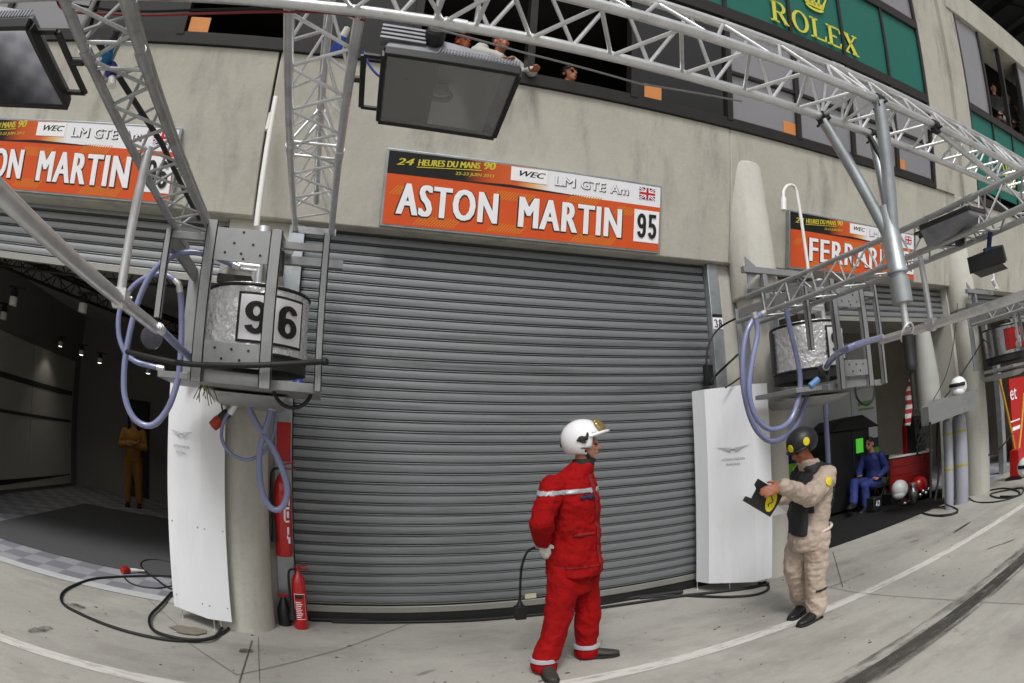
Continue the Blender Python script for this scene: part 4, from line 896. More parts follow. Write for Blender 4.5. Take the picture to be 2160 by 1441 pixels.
bl.chain([hipR + V((0, 0, -.04)), (hipR + kR) / 2, kR, (kR + aR) / 2, aR + V((0, 0, .03))], [.116, .104, .091, .083, .080]); bl.chain([hipL + V((0, 0, -.04)), (hipL + kL) / 2, kL, (kL + aL) / 2, aL + V((0, 0, .03))], [.116, .10, .088, .079, .076])
tr = bl.build('trousers', M_RSUIT, fm, .010, 2, .017, 6.5, (1, 1, .75), 3)
for a in (aR, aL):
    bl = Blob(); bl.loft([(a + V((0, 0, -.045)), .082, .084), (a + V((0, 0, .0)), .09, .092), (a + V((0, 0, .03)), .083, .083)], F); cf = bl.build('trouser_cuff', M_RSUIT, fm, .01, 2, .008, 14)
    b = MB(); n = 24; b.lathe(a + V((0, 0, .03)), [(.092, .0), (.100, .006), (.098, .030), (.090, .036)], 24); b.build('reflective_band', M_REFL, tr)
zb = jk.data
def onchest(c):
    r = c - q(1212, 1050); zz = c.z - (q(1212, 1034).z); return abs(zz + .0 * r.x) < .015
band(jk, 'reflective_band', M_REFL, jk, onchest, .005)
band(jk, 'zip_placket', mat('dark_red_cloth', '7d0b0c', .8), jk, lambda c: (c - q(1212, c.z and 1100)).dot(Fw) > .12 and abs((c - q(1212, 1100)).dot(Lf)) < .016 and c.z < q(1212, 1000).z, .004)
def pocket(px, py, w, hh):
    pass
ctr = q(1212, 1050)
band(jk, 'name_strip', mat('navy_strip', '1c1f3d', .6), jk, lambda c: abs(c.z - q(1212, 1046).z) < .014 and .03 < -(c - ctr).dot(Lf) < .14 and (c - ctr).dot(Fw) > .05, .006)
bl = Blob(); bl.loft([(q(1229, 984), .082, .085), (q(1231, 968), .07, .078)], F); bl.build('collar', mat('black_collar', '161616', .8), fm, .008, 2)
bl = Blob(); bl.loft([(q(1214, 1003), .125, .105), (q(1222, 990), .105, .10), (q(1226, 980), .092, .092)], F); bl.build('jacket_collar', M_RSUIT, fm, .009, 2, .006, 12)
b = MB(); b.chain = None
bl = Blob(); bl.chain([T(-.07, .0, -.05), T(-.045, .05, -.11), T(0, .075, -.118), T(.045, .05, -.11), T(.07, 0, -.05)], .013); bl.build('chin_strap', M_RUB, fm, .007, 1)
for dz, la in ((.0, -.07), (.0, .11)):
    zc = q(1212, 1120).z + dz
    band(jk, 'pocket_flap', MATS['dark_red_cloth'], jk, lambda c: abs(c.z - zc) < .010 and abs((c - ctr).dot(Lf) + la) < .06 and (c - ctr).dot(Fw) > .06, .006)
band(jk, 'hem_seam', MATS['dark_red_cloth'], jk, lambda c: abs(c.z - q(1212, 1188).z) < .006, .003)
shoe(fm, aR + V((.015, .05, -aR.z)), (-.12, -1), M_SHOE, M_SOLE, .30); shoe(fm, aL + V((-.06, .0, -aL.z)), (1, -.30), M_SHOE, M_SOLE, .30)
# helmet
def helmet(parent, c, F, pitch, rx, ry, rz, m, keep, name='helmet', n=40, off=(0, 0, 0)):
    Lf, Fw, U = basis(F); R = Matrix((Lf, Fw, U)).transposed() @ Matrix.Rotation(-pitch, 3, 'X'); b = MB(); h = 30; vs = []
    for i in range(h + 1):
        for k in range(n):
            t = PI * i / h; vs.append(V((math.sin(t) * math.cos(2 * PI * k / n), math.sin(t) * math.sin(2 * PI * k / n), math.cos(t))))
    fs = []
    for i in range(h):
        for k in range(n):
            f = (i * n + k, i * n + (k + 1) % n, (i + 1) * n + (k + 1) % n, (i + 1) * n + k)
            u = sum((vs[j] for j in f), V()) / 4
            if keep(u): fs.append(f)
    b.add([V(c) + R @ V((v.x * rx + off[0], v.y * ry + off[1], v.z * rz + off[2])) for v in vs], fs)
    o = b.build(name, m, parent); me = o.data; bm = bmesh.new(); bm.from_mesh(me); bmesh.ops.delete(bm, geom=[v for v in bm.verts if not v.link_faces], context='VERTS'); bm.to_mesh(me); bm.free()
    sm = o.modifiers.new('s', 'SOLIDIFY'); sm.thickness = .008; sm.offset = 1
    return o, R, (lambda x, y, z: V(c) + R @ V((x, y, z)))
M_HELM = mat('white_helmet', 'e3e4e6', .25, 0, .02, 6, coat=.4)
hm, R, T2 = helmet(fm, hd + V((-.01, 0, .032)), FH, .04, .124, .150, .138, M_HELM, lambda u: (u.z > -.72) and not (u.y > .45 and u.z < .28) and not (u.y > .18 and u.z < -.45))
b = MB(); b.tube(smoothpath([T2(-.128, .05, .02), T2(-.10, .135, .05), T2(0, .178, .062), T2(.10, .135, .05), T2(.128, .05, .02)]), .011, 8); b.build('brim', M_HELM, hm)
vz, _, _ = helmet(hm, hd + V((-.005, 0, .045)), FH, -.42, .128, .166, .135, None or mat('gold_visor', 'a8925a', .12, .5, .05, 5, alpha=.75), lambda u: u.y > .70 and -.1 < u.z < .55, 'visor')
b = MB(); side = -1
for cx, cz, rx_, rz_ in ((.0, .005, .030, .024), (.026, .012, .018, .016), (.036, .034, .009, .02), (-.026, -.003, .013, .010), (.012, -.016, .02, .008)):
    c0 = T2(-.136, cx, cz - .005); b.ball(c0, (.006, rx_, rz_), 12, R)
b.build('emblem', M_INK, hm)
b = MB(); c0 = T2(-.118, .01, -.062); b.ball(c0, (.005, .022, .007), 10, R); b.build('mark', mat('grey_mark', '55565a'), hm)
b = MB(); b.obox(frame_m(T2(0, -.152, -.025), R @ V((1, 0, 0)), U), .05, .07, .012); b.build('rear_tag', M_INK, hm)
# ---- the marshal in the beige suit with the board
M_BEIGE = mat('beige_overall', 'b9a89a', .85, 0, .09, 6, bump=.75, bscale=18, spec=.15, dirt=('7f7266', .45), dscale=4); M_VEST = mat('charcoal_vest', '26272a', .75, 0, .15, 8); M_BSH = mat('black_shoe', '17171a', .5, 0, .2, 10)
F = V((-.92, .30, 0)); Lf, Fw, U = basis(F); Yb = 3.55; q = lambda x, y, Y=Yb: P(x, y, Y=Y)
bm_ = thing('person', 'person in beige overalls and dark helmet with yellow stickers, reading a black board', 'person', (P(1700, 1300, Z=0).x, 3.55, 0))
nA, fA = P(1722, 1288, Y=3.46), P(1692, 1268, Y=3.72); nK, fK = P(1720, 1205, Y=3.47), P(1674, 1198, Y=3.66)
hipn, hipf = q(1712, 1118) + Lf * .09, q(1700, 1118) - Lf * .09
shn, shf = q(1722, 1004) + Lf * .17, q(1712, 1004) - Lf * .17
eln, elf = P(1706, 1047, Y=3.35), P(1688, 1040, Y=3.85); wrn, wrf = P(1652, 1026, Y=3.27), P(1648, 1050, Y=3.52)
hd = q(1691, 944)
bl = Blob(); R, T = head_into(bl, hd, F, .50)
bl.chain([q(1712, 990), q(1700, 966)], [.062, .056]); bl.chain([q(1715, 1005), q(1710, 1060), q(1706, 1120)], [.10, .11, .12])
bl.chain([q(1715, 1005), shn, eln, wrn], [.06, .045, .036, .027]); bl.chain([q(1715, 1005), shf, elf, wrf], [.06, .045, .036, .027])
bl.chain([q(1706, 1118), hipn, nK, nA], [.1, .075, .055, .042]); bl.chain([q(1706, 1118), hipf, fK, fA], [.1, .075, .055, .042])
hand_into(bl, wrn, (-.95, .22, -.10), (-.1, 1, -.5), -1, .30, 1.1, .0105); hand_into(bl, wrf, (-.8, .1, -.25), (.1, .2, 1), 1, .5, 1.05)
body = bl.build('body', M_SKIN2, bm_, .0075, 2); face(body, T)
bl = Blob(); bl.loft([(q(1708, 1128), .172, .14), (q(1710, 1100), .168, .138), (q(1711, 1070), .18, .148), (q(1714, 1035), .198, .156), (q(1717, 1010), .195, .138), (q(1716, 995), .145, .11), (q(1711, 982), .092, .09)], F)
bl.chain([shn, (shn + eln) / 2 + V((.02, 0, -.01)), eln, (eln + wrn) / 2, wrn], [.088, .08, .077, .066, .047]); bl.chain([shf, (shf + elf) / 2, elf, (elf + wrf) / 2, wrf], [.095, .085, .078, .066, .05])
jk = bl.build('jacket', M_BEIGE, bm_, .010, 2, .018, 7.5, (1, 1, 1.1), 5)
bl = Blob(); bl.loft([(q(1706, 1108), .175, .15), (q(1704, 1135), .185, .16), (q(1702, 1155), .17, .14)], F)
bl.chain([hipn + V((0, 0, -.05)), (hipn + nK) / 2, nK, (nK + nA) / 2, nA + V((0, 0, .0))], [.115, .10, .085, .080, .074]); bl.chain([hipf + V((0, 0, -.05)), (hipf + fK) / 2, fK, (fK + fA) / 2, fA], [.112, .098, .083, .077, .070])
tr = bl.build('trousers', M_BEIGE, bm_, .010, 2, .018, 7, (1, 1, 1.2), 9)
b = MB(); pz = q(1712, 1117); b.tube([pz + Lf * .19 * math.cos(a) + Fw * .163 * math.sin(a) + V((0, 0, -.03 * math.sin(a))) for a in [-1.9 + .16 * k for k in range(24)]], .013, 8); b.build('waist_cord', mat('pale_cord', 'cfc4b8', .8), tr)
bl = Blob(); bl.loft([(q(1713, 992), .11, .105), (q(1708, 980), .096, .098), (q(1703, 970), .086, .09)], F); bl.build('collar', M_BEIGE, bm_, .009, 2, .006, 14)
c0 = q(1714, 1040)
vs_ = band(jk, 'vest', M_VEST, jk, lambda c: ((c - c0).dot(Fw) > .085 and c.z < q(1717, 990).z and abs((c - c0).dot(Lf)) < .19 and c.z > q(1717, 1075).z and (c - c0).dot(Fw) < .185) or ((c - c0).dot(Fw) < -.115 and c.z < q(1717, 1000).z and abs((c - c0).dot(Lf)) < .15) or (c.z > q(1717, 1014).z and .05 < abs((c - c0).dot(Lf)) < .15), .014)
bl = Blob(); bl.loft([(q(1684, 1128), .14, .05), (q(1682, 1085), .15, .06), (q(1688, 1050), .13, .06)], F); bl.build('tool_apron', M_VEST, bm_, .01, 2, .008, 9)
band(jk, 'sleeve_patch', M_YEL, jk, lambda c: (c - ((shn * .72 + eln * .28) + V((-.01, -.085, -.0)))).length < .034, .004)
shoe(bm_, nA + V((.045, .0, -nA.z)), (-1, -.12), M_BSH, M_SOLE, .29); shoe(bm_, fA + V((.03, .0, -fA.z)), (-.9, -.35), M_BSH, M_SOLE, .29)
M_BHELM = mat('dark_helmet', '1d1e22', .45, 0, .2, 7)
hm, R, T2 = helmet(bm_, hd + V((.005, 0, .045)), F, .42, .116, .135, .115, M_BHELM, lambda u: u.z > -.35 or (u.y < .1 and u.z > -.75), 'helmet')
b = MB(); b.tube(smoothpath([T2(-.112, .04, -.033), T2(-.08, .115, -.028), T2(0, .155, -.024), T2(.08, .115, -.028), T2(.112, .04, -.033)]), .010, 8); b.build('brim', M_BHELM, hm)
for a in (.35, 1.45, -.75):
    d = V((math.sin(a) * .121, math.cos(a) * .140, .012)); c1 = T2(*d); nn = (R @ V((math.sin(a), math.cos(a), .1))).normalized(); b = MB(); b.lathe(c1, [(.034, 0), (.034, .006), (0, .009)], 20, ax=nn, sx=1, sy=.8); b.build('sticker', M_YEL, hm)
band(tr, 'calf_print', mat('dark_print', '2a2520', .8), tr, lambda c: abs(c.z - P(1716, 1245, Y=3.45).z) < .012 and (c - nA).dot(Lf) > .02 and (c - nA).length < .5 and abs((c - nA).dot(Fw)) < .055, .004)
# the board he holds: black with hooked edge, yellow oval and a white sheet
bd = thing('clipboard', 'black notched board with yellow oval held by the helmeted marshal', 'board', P(1615, 1050, Y=3.40))
Y0 = 3.37; B_ = lambda x, y, dy=0: P(x, y, Y=Y0 + dy)
b = MB(); poly = [(1598, 1010), (1608, 1017), (1604, 1022), (1612, 1030), (1618, 1018), (1652, 1036), (1640, 1062), (1625, 1090), (1568, 1057), (1575, 1050), (1582, 1056), (1592, 1040), (1586, 1033), (1592, 1024)]
poly = [(1600, 1010), (1616, 1020), (1656, 1036), (1641, 1064), (1625, 1090), (1568, 1056), (1574, 1047), (1586, 1052), (1597, 1031), (1593, 1022)]
b.prism([B_(*p) for p in poly], (0, .012, 0)); b.build('panel', M_BLK, bd, smooth=False)
b = MB(); c1 = B_(1627, 1056, -.003); ex = (B_(1634, 1036) - B_(1620, 1076)).normalized(); ey = ex.cross(V((0, 1, 0))); b.prism([c1 + ex * .088 * math.cos(k * PI / 14) + ey * .052 * math.sin(k * PI / 14) for k in range(28)], (0, .002, 0)); b.build('oval', M_YEL, bd, smooth=False)
b = MB(); b.tube([c1 + V((0, -.003, 0)) + ex * (.05 - k * .01) + ey * (.018 * math.sin(k * .9)) for k in range(11)], .004, 6); b.build('scribble', mat('dark_mark', '4a4415', .6), bd)
b = MB(); b.prism([B_(1640, 1066, .014), B_(1660, 1081, .10), B_(1652, 1084, .10), B_(1626, 1089, .014)], (0, .003, .002)); b.build('paper', M_WINK, bd, smooth=False)
# ---- simpler people, posed in their own frame (lateral, forward, up)
def person(label, loc, F, joints, top, bottom, skin=M_SKIN, hair=M_HAIR, vox=.014, shoes=True, glasses=False, pitch=0, group=None, bust=False, sleeves=1.0, sho=None, long=False):
    t = thing('person', label, 'person', loc, group); Lf, Fw, U = basis(F); L = lambda p: V(loc) + Lf * p[0] + Fw * p[1] + U * p[2]
    J = {k: L(v) for k, v in joints.items()}
    bl = Blob(); R, T = head_into(bl, J['head'], F, pitch); bl.chain([J['neck'] - U * .03, J['head'] - U * .06], [.058, .054], 12); bl.chain([J['neck'] - U * .06, J['waist'], J['hip']], [.09, .10, .11])
    for s in 'lr':
        bl.chain([J['neck'] - U * .08, J['sh' + s], J['el' + s], J['wr' + s]], [.06, .045, .036, .028], 10)
        d = (J['wr' + s] - J['el' + s]).normalized(); hand_into(bl, J['wr' + s], d, U if abs(d.z) < .8 else Fw, 1 if s == 'l' else -1, .5, 1, .010)
        if not bust: bl.chain([J['hip'], J['hp' + s], J['kn' + s], J['an' + s]], [.1, .075, .055, .042], 10)
    body = bl.build('body', skin, t, .009, 2); face(body, T)
    bl = Blob(); n, w, h_ = J['neck'], J['waist'], J['hip']
    bl.loft([(h_ - U * .02, .17, .13), (w, .165, .125), ((w + n) / 2, .19, .135), (n - U * .10, .195, .12), (n - U * .04, .13, .09), (n + U * .01, .075, .075)], F, 22)
    for s in 'lr':
        e = J['el' + s]; wq = J['wr' + s]; end = e.lerp(wq, min(1, max(0, sleeves * 2 - 1))) if sleeves >= .5 else J['sh' + s].lerp(e, sleeves * 2)
        pts = [J['sh' + s], J['sh' + s].lerp(e, .55)] + ([e, end] if sleeves > .5 else [end]); bl.chain(pts, [.078, .07, .064, .052][:len(pts)], 12)
    bl.build('top', top, t, vox, 3, .010, 9)
    if not bust:
        bl = Blob(); bl.loft([(h_ + U * .02, .16, .125), (h_ - U * .08, .17, .135)], F, 20)
        for s in 'lr': bl.chain([J['hp' + s], J['hp' + s].lerp(J['kn' + s], .5), J['kn' + s], J['kn' + s].lerp(J['an' + s], .5), J['an' + s]], [.11, .098, .082, .076, .068], 12)
        bl.build('trousers', bottom, t, vox, 3, .010, 8)
        if shoes:
            for s in 'lr':
                a = J['an' + s]; dd = Fw if not sho else (Lf * sho[s][0] + Fw * sho[s][1])
                o = shoe(t, a - dd.normalized() * .05 + V((0, 0, -a.z)), dd, M_BSH, M_SOLE)
                if a.z > .16: o.location.z += a.z - .08
    if hair:
        hh, _, _ = helmet(t, J['head'] + V((0, 0, .028)), F, pitch, .082, .102, .095, hair, lambda u: (u.z > .15 and u.y < .75) or (u.y < (.25 if long else -.15) and u.z > (-.97 if long else -.75)), 'hair', 20)
    if glasses:
        b = MB()
        for x in (-1, 1): b.ball(T(x * .032, .088, .0), (.028, .012, .020), 10, R)
        b.bar(T(-.06, .086, .006), T(.06, .086, .006), .006, .008); b.build('sunglasses', M_INK, t)
    return t, T
M_OVO = mat('orange_overall', '8f6325', .8, 0, .1, 6); g0 = P(287, 1066, Z=0)
stand = dict(head=(0, .03, 1.66), neck=(0, .0, 1.48), waist=(0, 0, 1.15), hip=(0, 0, .95), shl=(.18, 0, 1.42), shr=(-.18, 0, 1.42), ell=(.25, .06, 1.16), elr=(-.25, .06, 1.16), wrl=(-.02, .20, 1.18), wrr=(.02, .22, 1.22), hpl=(.09, 0, .9), hpr=(-.09, 0, .9), knl=(.11, .02, .5), knr=(-.11, .02, .5), anl=(.12, 0, .09), anr=(-.12, 0, .09))
person('person in orange yellow overalls standing with folded arms deep in the dark garage', (-3.75, 11.4, .01), (.25, -1), stand, M_OVO, M_OVO)
M_NAVY = mat('navy_overall', '23306e', .75, 0, .1, 6)
sit = dict(head=(0, .02, 1.22), neck=(0, -.06, 1.04), waist=(0, -.10, .72), hip=(0, -.06, .52), shl=(.19, -.06, .98), shr=(-.19, -.06, .98), ell=(.26, -.12, .72), elr=(-.24, .05, .74), wrl=(.22, .10, .62), wrr=(-.12, .24, .68), hpl=(.10, 0, .50), hpr=(-.10, 0, .50), knl=(.12, .45, .52), knr=(-.10, .44, .58), anl=(.14, .42, .10), anr=(.10, .78, .28))
bp = P(1812, 1058, Z=0)
bx = thing('person', 'x', 'y'); bpy.data.objects.remove(bx)
person('seated person in navy overalls and sunglasses, legs crossed, beside the red cabinet', (8.75, 6.95, -.04), (-1, -.12), sit, M_NAVY, M_NAVY, glasses=True, sho={'l': (0, 1), 'r': (.2, 1)})
t = thing('folding_chair', 'dark folding chair under the seated person in navy', 'chair', (8.75, 6.95, 0))
b = MB(); Lq, Fq, Uq = basis((-1, -.12)); L = lambda x, y, z: V((8.75, 6.95, 0)) + Lq * x + Fq * y + Uq * z
b.obox(frame_m(L(0, 0, .40), Lq, Fq), .46, .46, .04); b.build('seat', M_BLK, t)
b = MB(); b.obox(frame_m(L(0, -.27, .72), Lq, (Uq - Fq * .2)), .44, .40, .03); b.build('backrest', M_BLK, t)
for x in (-.2, .2):
    for y in (-.2, .2):
        b = MB(); b.tube([L(x, y, .40), L(x, -y * .9, .0)], .012, 8); b.build('leg', M_BLK, t)
# spectators along the gallery sill
def spect(label, px, py, F, top, dz=0, Y=4.72, lean=.0, **kw):
    hp = P(px, py, Y=Y); loc = hp + V((0, 0, -1.66)); f = V((F[0], F[1], 0)).normalized()
    j = dict(head=(0, 0, 1.66), neck=(0, -.05 - lean * .3, 1.49), waist=(0, -.12 - lean, 1.17), hip=(0, -.16 - lean, .98), shl=(.19, -.06 - lean * .35, 1.42), shr=(-.19, -.06 - lean * .35, 1.42), ell=(.24, -.08, 1.18), elr=(-.24, -.08, 1.18), wrl=(.16, .0, 1.02), wrr=(-.16, .0, 1.02))
    j.update(kw.pop('j', {}))
    return person(label, loc, F, j, top, None, bust=True, group='spectators at the gallery windows', vox=.016, **kw)
M_GSH = mat('pale_grey_shirt', 'a9a9a2', .85, 0, .06, 9); M_DSH = mat('dark_shirt', '2a2a2d', .8); M_WSH = mat('white_shirt', 'c9c9cc', .8)
spect('spectator in pale grey shirt leaning on the sill with forearms outside, above the floodlight', 1057, 91, (.35, -1), M_GSH, Y=4.80, skin=M_SKIN2, hair=mat('cropped_hair', '3d2a22', .7), j=dict(neck=(0, -.09, 1.55), waist=(0, -.40, 1.36), hip=(0, -.58, 1.20), shl=(.20, -.07, 1.52), shr=(-.20, -.07, 1.52), ell=(.33, -.02, 1.41), elr=(-.30, .0, 1.41), wrl=(.26, .18, 1.30), wrr=(-.12, .14, 1.33)))
spect('spectator with reddish face partly behind the floodlight lid', 976, 92, (.5, -1), M_DSH, Y=5.2, skin=mat('red_face', 'b5613f', .55), hair=mat('ginger_hair', '7a3a22', .7))
spect('dark haired spectator in sunglasses peeking over the window sill', 1200, 158, (.45, -1), M_DSH, Y=5.2, glasses=True, long=True, skin=mat('tan_skin', 'b5765a', .5))
spect('spectator raising a hand to the face behind the left window', 343, 56, (.3, -1), M_DSH, Y=5.2, j=dict(ell=(.25, .14, 1.34), wrl=(.06, .13, 1.55)))
spect('spectator hidden behind the left boom truss at the window', 232, 62, (.3, -1), M_DSH, Y=5.25, skin=M_SKIN2)
for i, (x, y, c, lab) in enumerate(((2094, 188, M_DSH, 'far spectator in dark top leaning out of the upper right window'), (2112, 210, M_WSH, 'far spectator in white shirt at the upper right window'), (2124, 208, M_DSH, 'far fair haired spectator second from right in the upper right window'), (2139, 228, M_DSH, 'far spectator furthest right in the upper right window'))):
    spect(lab, x, y, (-.3, -1), c, Y=4.62 + .12 * (i % 2), skin=M_SKIN2 if i % 2 else M_SKIN, hair=M_HAIR if i != 2 else mat('fair_hair', '8a6a3a', .7))
# ------------------------------------------------------------------ white column covers
def cover(label, foot, z0, z1, group='white column covers'):
    t = thing('column_cover', label, 'cover panel', foot[1] and (foot[1][0], foot[1][1], 0), group)
    pts = [V((x, y, 0)) for x, y in foot]; n = len(pts)
    b = MB(); b.add([V((p.x, p.y, z0)) for p in pts] + [V((p.x, p.y, z1)) for p in pts], [(i, i + 1, n + i + 1, n + i) for i in range(n - 1)])
    o = b.build('folded_panel', M_WHT, t, smooth=False); sm = o.modifiers.new('s', 'SOLIDIFY'); sm.thickness = .012; sm.offset = 1
    b = MB()
    for i in range(n - 1):
        for f in (.12, .88):
            for zz in (z0 + .12, (z0 + z1) / 2 - .2, z1 - .12):
                p = pts[i].lerp(pts[i + 1], f); nn = (pts[i + 1] - pts[i]).normalized().cross(V((0, 0, 1))); b.lathe(p + V((0, 0, zz)) + nn * .002, [(.007, -.002), (.007, .003), (0, .005)], 8, ax=nn)
    b.build('screw', M_GALV, o)
    for p in (pts[0].lerp(pts[1], .2), pts[-2].lerp(pts[-1], .2), pts[1].lerp(pts[2], .5)):
        b = MB(); c = V((p.x, p.y, 0)) + V((0, .04, 0)); b.tube([c, c + V((0, 0, z0 + .02))], .006, 8); b.lathe(c, [(.016, 0), (.014, .01), (.006, .014)], 10); b.build('foot', M_ALU, t)
    return t, o
M_GREYINK = mat('grey_print', '8e8f93', .5)
def wings(o, c, ex, s, lines):
    """winged badge of thin feather lines plus two lines of print"""
    M = frame_m(c, ex, (0, 0, 1)); b = MB()
    for sd in (-1, 1):
        for k in range(5):
            y = .018 - k * .012; x1 = .145 - k * .026
            b.obox(M @ Matrix.Translation((sd * (.02 + x1 / 2) * s, y * s, .004)) @ Matrix.Rotation(sd * (.10 + k * .07), 4, 'Z'), x1 * s, .004 * s, .001)
    b.obox(M @ Matrix.Translation((0, -.005 * s, .004)), .05 * s, .016 * s, .001); b.build('winged_badge', M_GREYINK, o, smooth=False)
    for k, (tx, w) in enumerate(lines): text(tx, 'lettering', M_GREYINK, o, M @ Matrix.Translation((-w / 2, -.115 - k * .05, .003)), .022, w, 0, 0, .001)
fL = [(-1.33, 5.02), (-.985, 4.79), (-.785, 4.775)]
t, o = cover('white folded cover panel with faint winged logo on the left column', fL, .11, 2.05)
e = (V((fL[1][0], fL[1][1], 0)) - V((fL[0][0], fL[0][1], 0))).normalized(); nn = e.cross(V((0, 0, 1)))
cc = V((-1.17, 4.912, 1.62)) + nn * .014
wings(o, cc, e, .82, (('ASTON MARTIN', .20), ('RACING', .12)))
fR = [(3.60, 5.22), (3.62, 5.06), (3.985, 4.69), (4.21, 4.71), (4.25, 4.9)]
fR = [(3.655, 5.24), (3.685, 5.06), (4.0, 4.70), (4.215, 4.70), (4.25, 4.85)]
t, o = cover('white folded cover panel with winged logo at the right column behind the marshal', fR, .10, 2.16)
e = (V((fR[2][0], fR[2][1], 0)) - V((fR[1][0], fR[1][1], 0))).normalized(); nn = e.cross(V((0, 0, 1)))
wings(o, V((3.86, 4.86, 1.52)) + nn * .014, e, 1.0, (('ASTON MARTIN', .24), ('RACING', .14)))
# ------------------------------------------------------------------ extinguishers
def extinguisher(label, c, h, r, lab=True, mount=False):
    c = V(c); t = thing('fire_extinguisher', label, 'extinguisher', c, 'red fire extinguishers')
    b = MB(); b.lathe(c, [(r * .9, 0), (r, .012), (r, h * .70), (r * .93, h * .78), (r * .6, h * .86), (r * .32, h * .90), (r * .30, h * .93)], 28); b.build('cylinder', mat('extinguisher_red', 'b51015', .22, 0, .04, 5, coat=.5), t)
    b = MB(); b.lathe(c + V((0, 0, h * .92)), [(r * .3, 0), (r * .34, .03), (r * .2, .05)], 14); b.bar(c + V((-r * .6, 0, h * .98)), c + V((r * 1.4, 0, h * 1.02)), .018, .014); b.bar(c + V((-r * .3, 0, h * .95)), c + V((r * 1.5, 0, h * .95)), .018, .012); b.build('valve_handle', M_REDC, t)
    b = MB(); b.tube(smoothpath([c + V((-r * .4, -.02, h * .95)), c + V((-r * 1.2, -.02, h * .9)), c + V((-r * 1.25, -.02, h * .6)), c + V((-r * 1.1, -.03, h * .35))]), .011, 8); b.lathe(c + V((-r * 1.0, -.04, h * .16)), [(.035, 0), (.02, .14), (.011, .2)], 14); b.build('hose', M_RUB, t)
    # wrapped label
    def wr(name, a0, a1, z0, z1, m, rr=1.006):
        b = MB(); n = 10; vs = []
        for k in range(n + 1):
            a = a0 + (a1 - a0) * k / n; d = V((math.sin(a), -math.cos(a), 0)) * r * rr; vs += [c + d + V((0, 0, z0 * h)), c + d + V((0, 0, z1 * h))]
        b.add(vs, [(2 * k, 2 * k + 2, 2 * k + 3, 2 * k + 1) for k in range(n)]); b.build(name, m, t)
    if lab:
        wr('label', -.7, .9, .17, .58, M_WINK); wr('label', -.66, .86, .178, .572, MATS['extinguisher_red'], 1.012); wr('label', -.55, .5, .50, .565, M_INK, 1.018)
        for k in range(9): wr('print_line', -.5, .15 + .35 * ((k * 7) % 5) / 5, .20 + k * .03, .212 + k * .03, M_WINK, 1.018)
    return t, wr
extinguisher('red fire extinguisher standing on the ground by the door', P(636, 1325, Z=0), .58, .062)
g = P(602, 1318, Z=0)
t = thing('fire_extinguisher', 'dark fire extinguisher standing half hidden behind the red one', 'extinguisher', g, 'red fire extinguishers')
b = MB(); b.lathe(g, [(.055, 0), (.06, .01), (.06, .16), (.03, .24), (.02, .27)], 20); b.build('cylinder', M_BLK, t); b = MB(); b.box(g + V((-.05, -.02, .27)), g + V((.05, .02, .30))); b.build('valve_handle', M_REDC, t)
c = P(600, 1172, Y=5.16)
t, wr = extinguisher('large red extinguisher hung on the door post with white print', c, .80, .075, lab=False)
for k, (a0, a1, z0, z1) in enumerate(((.2, .9, .52, .545), (.15, .35, .40, .52), (.3, .85, .38, .40), (.5, .8, .43, .50), (.75, .95, .56, .66), (.5, .75, .25, .33), (.6, .9, .15, .22), (.45, .6, .2, .24))): wr('print', a0, a1, z0, z1, M_WINK, 1.01)
b = MB(); b.box(P(583, 972, Y=5.262), P(614, 892, Y=5.255)); tag(b.build('red_plate', M_RED, bevel=.002), 'plain red plate on the steel post above the hanging extinguisher', 'plate')
t = thing('number_label', 'small white label numbered 38 with black strip on the right door post', 'label', P(1500, 685, Y=5.265))
a, c_ = P(1490, 700, Y=5.266), P(1509, 670, Y=5.266); b = MB(); b.box((4.012, 5.262, c_.z - .13), (4.148, 5.268, c_.z + .0)); b.build('plate', M_WINK, t, smooth=False); b = MB(); b.box((4.012, 5.262, c_.z + .002), (4.148, 5.268, c_.z + .04)); b.build('strip', M_INK, t, smooth=False)
numbers('38', 'number', M_INK, t, lambda x, y, z: V((4.025 + x, 5.2612 - z, c_.z - .115 + y)), .095, .11)
b = MB(); p = P(675, 1300, Z=.02); b.box(p, p + V((.16, .02, .03))); tag(b.build('cable_tag', M_WINK), 'white printed tag lying along the door foot', 'tag')
p = P(1119, 1257, Y=5.34); b = MB(); b.box(p + V((-.055, -.004, -.025)), p + V((.055, .0, .025))); tag(b.build('door_label', mat('cream_label', 'b9b49a', .6)), 'cream label at the bottom of the roller door', 'label')
# ------------------------------------------------------------------ ground cables
def cable(label, pix, r=.014, m=M_RUB, name='power_cable', z=None, extra=None):
    pts = [P(x, y, Z=(z if z else r) + (dz if len(q_) > 2 else 0)) for q_ in pix for x, y, dz in [(q_[0], q_[1], q_[2] if len(q_) > 2 else 0)]]
    b = MB(); b.tube(smoothpath(pts, 8), r, 12); return tag(b.build(name, m), label, 'cable', 'black cables on the ground')
cable('thick black cable looping wide over the ground before the left garage', [(362, 1216), (320, 1215), (250, 1217), (195, 1222), (150, 1238), (130, 1255), (135, 1275), (170, 1295), (230, 1320), (300, 1340), (370, 1351), (425, 1350), (465, 1338), (485, 1322), (480, 1312)])
cable('thick black cable bending from the white cover back to the left column', [(362, 1250), (340, 1275), (320, 1295), (315, 1312), (325, 1330), (360, 1343), (410, 1350), (450, 1345), (468, 1325)], z=.03)
cable('black cable curling to the red plug at the left threshold', [(365, 1187), (330, 1181), (305, 1183), (297, 1192), (310, 1208), (330, 1222), (348, 1236), (362, 1243)], .011)
cable('black cable loop beneath the red plug', [(262, 1218), (275, 1230), (300, 1238), (335, 1241), (362, 1236)], .010)
t = thing('plug_connector', 'red industrial plug with silver collar on the ground at left', 'connector', P(262, 1203, Z=.03)); c0 = P(262, 1203, Z=.04); d = (P(300, 1204, Z=.03) - c0).normalized()
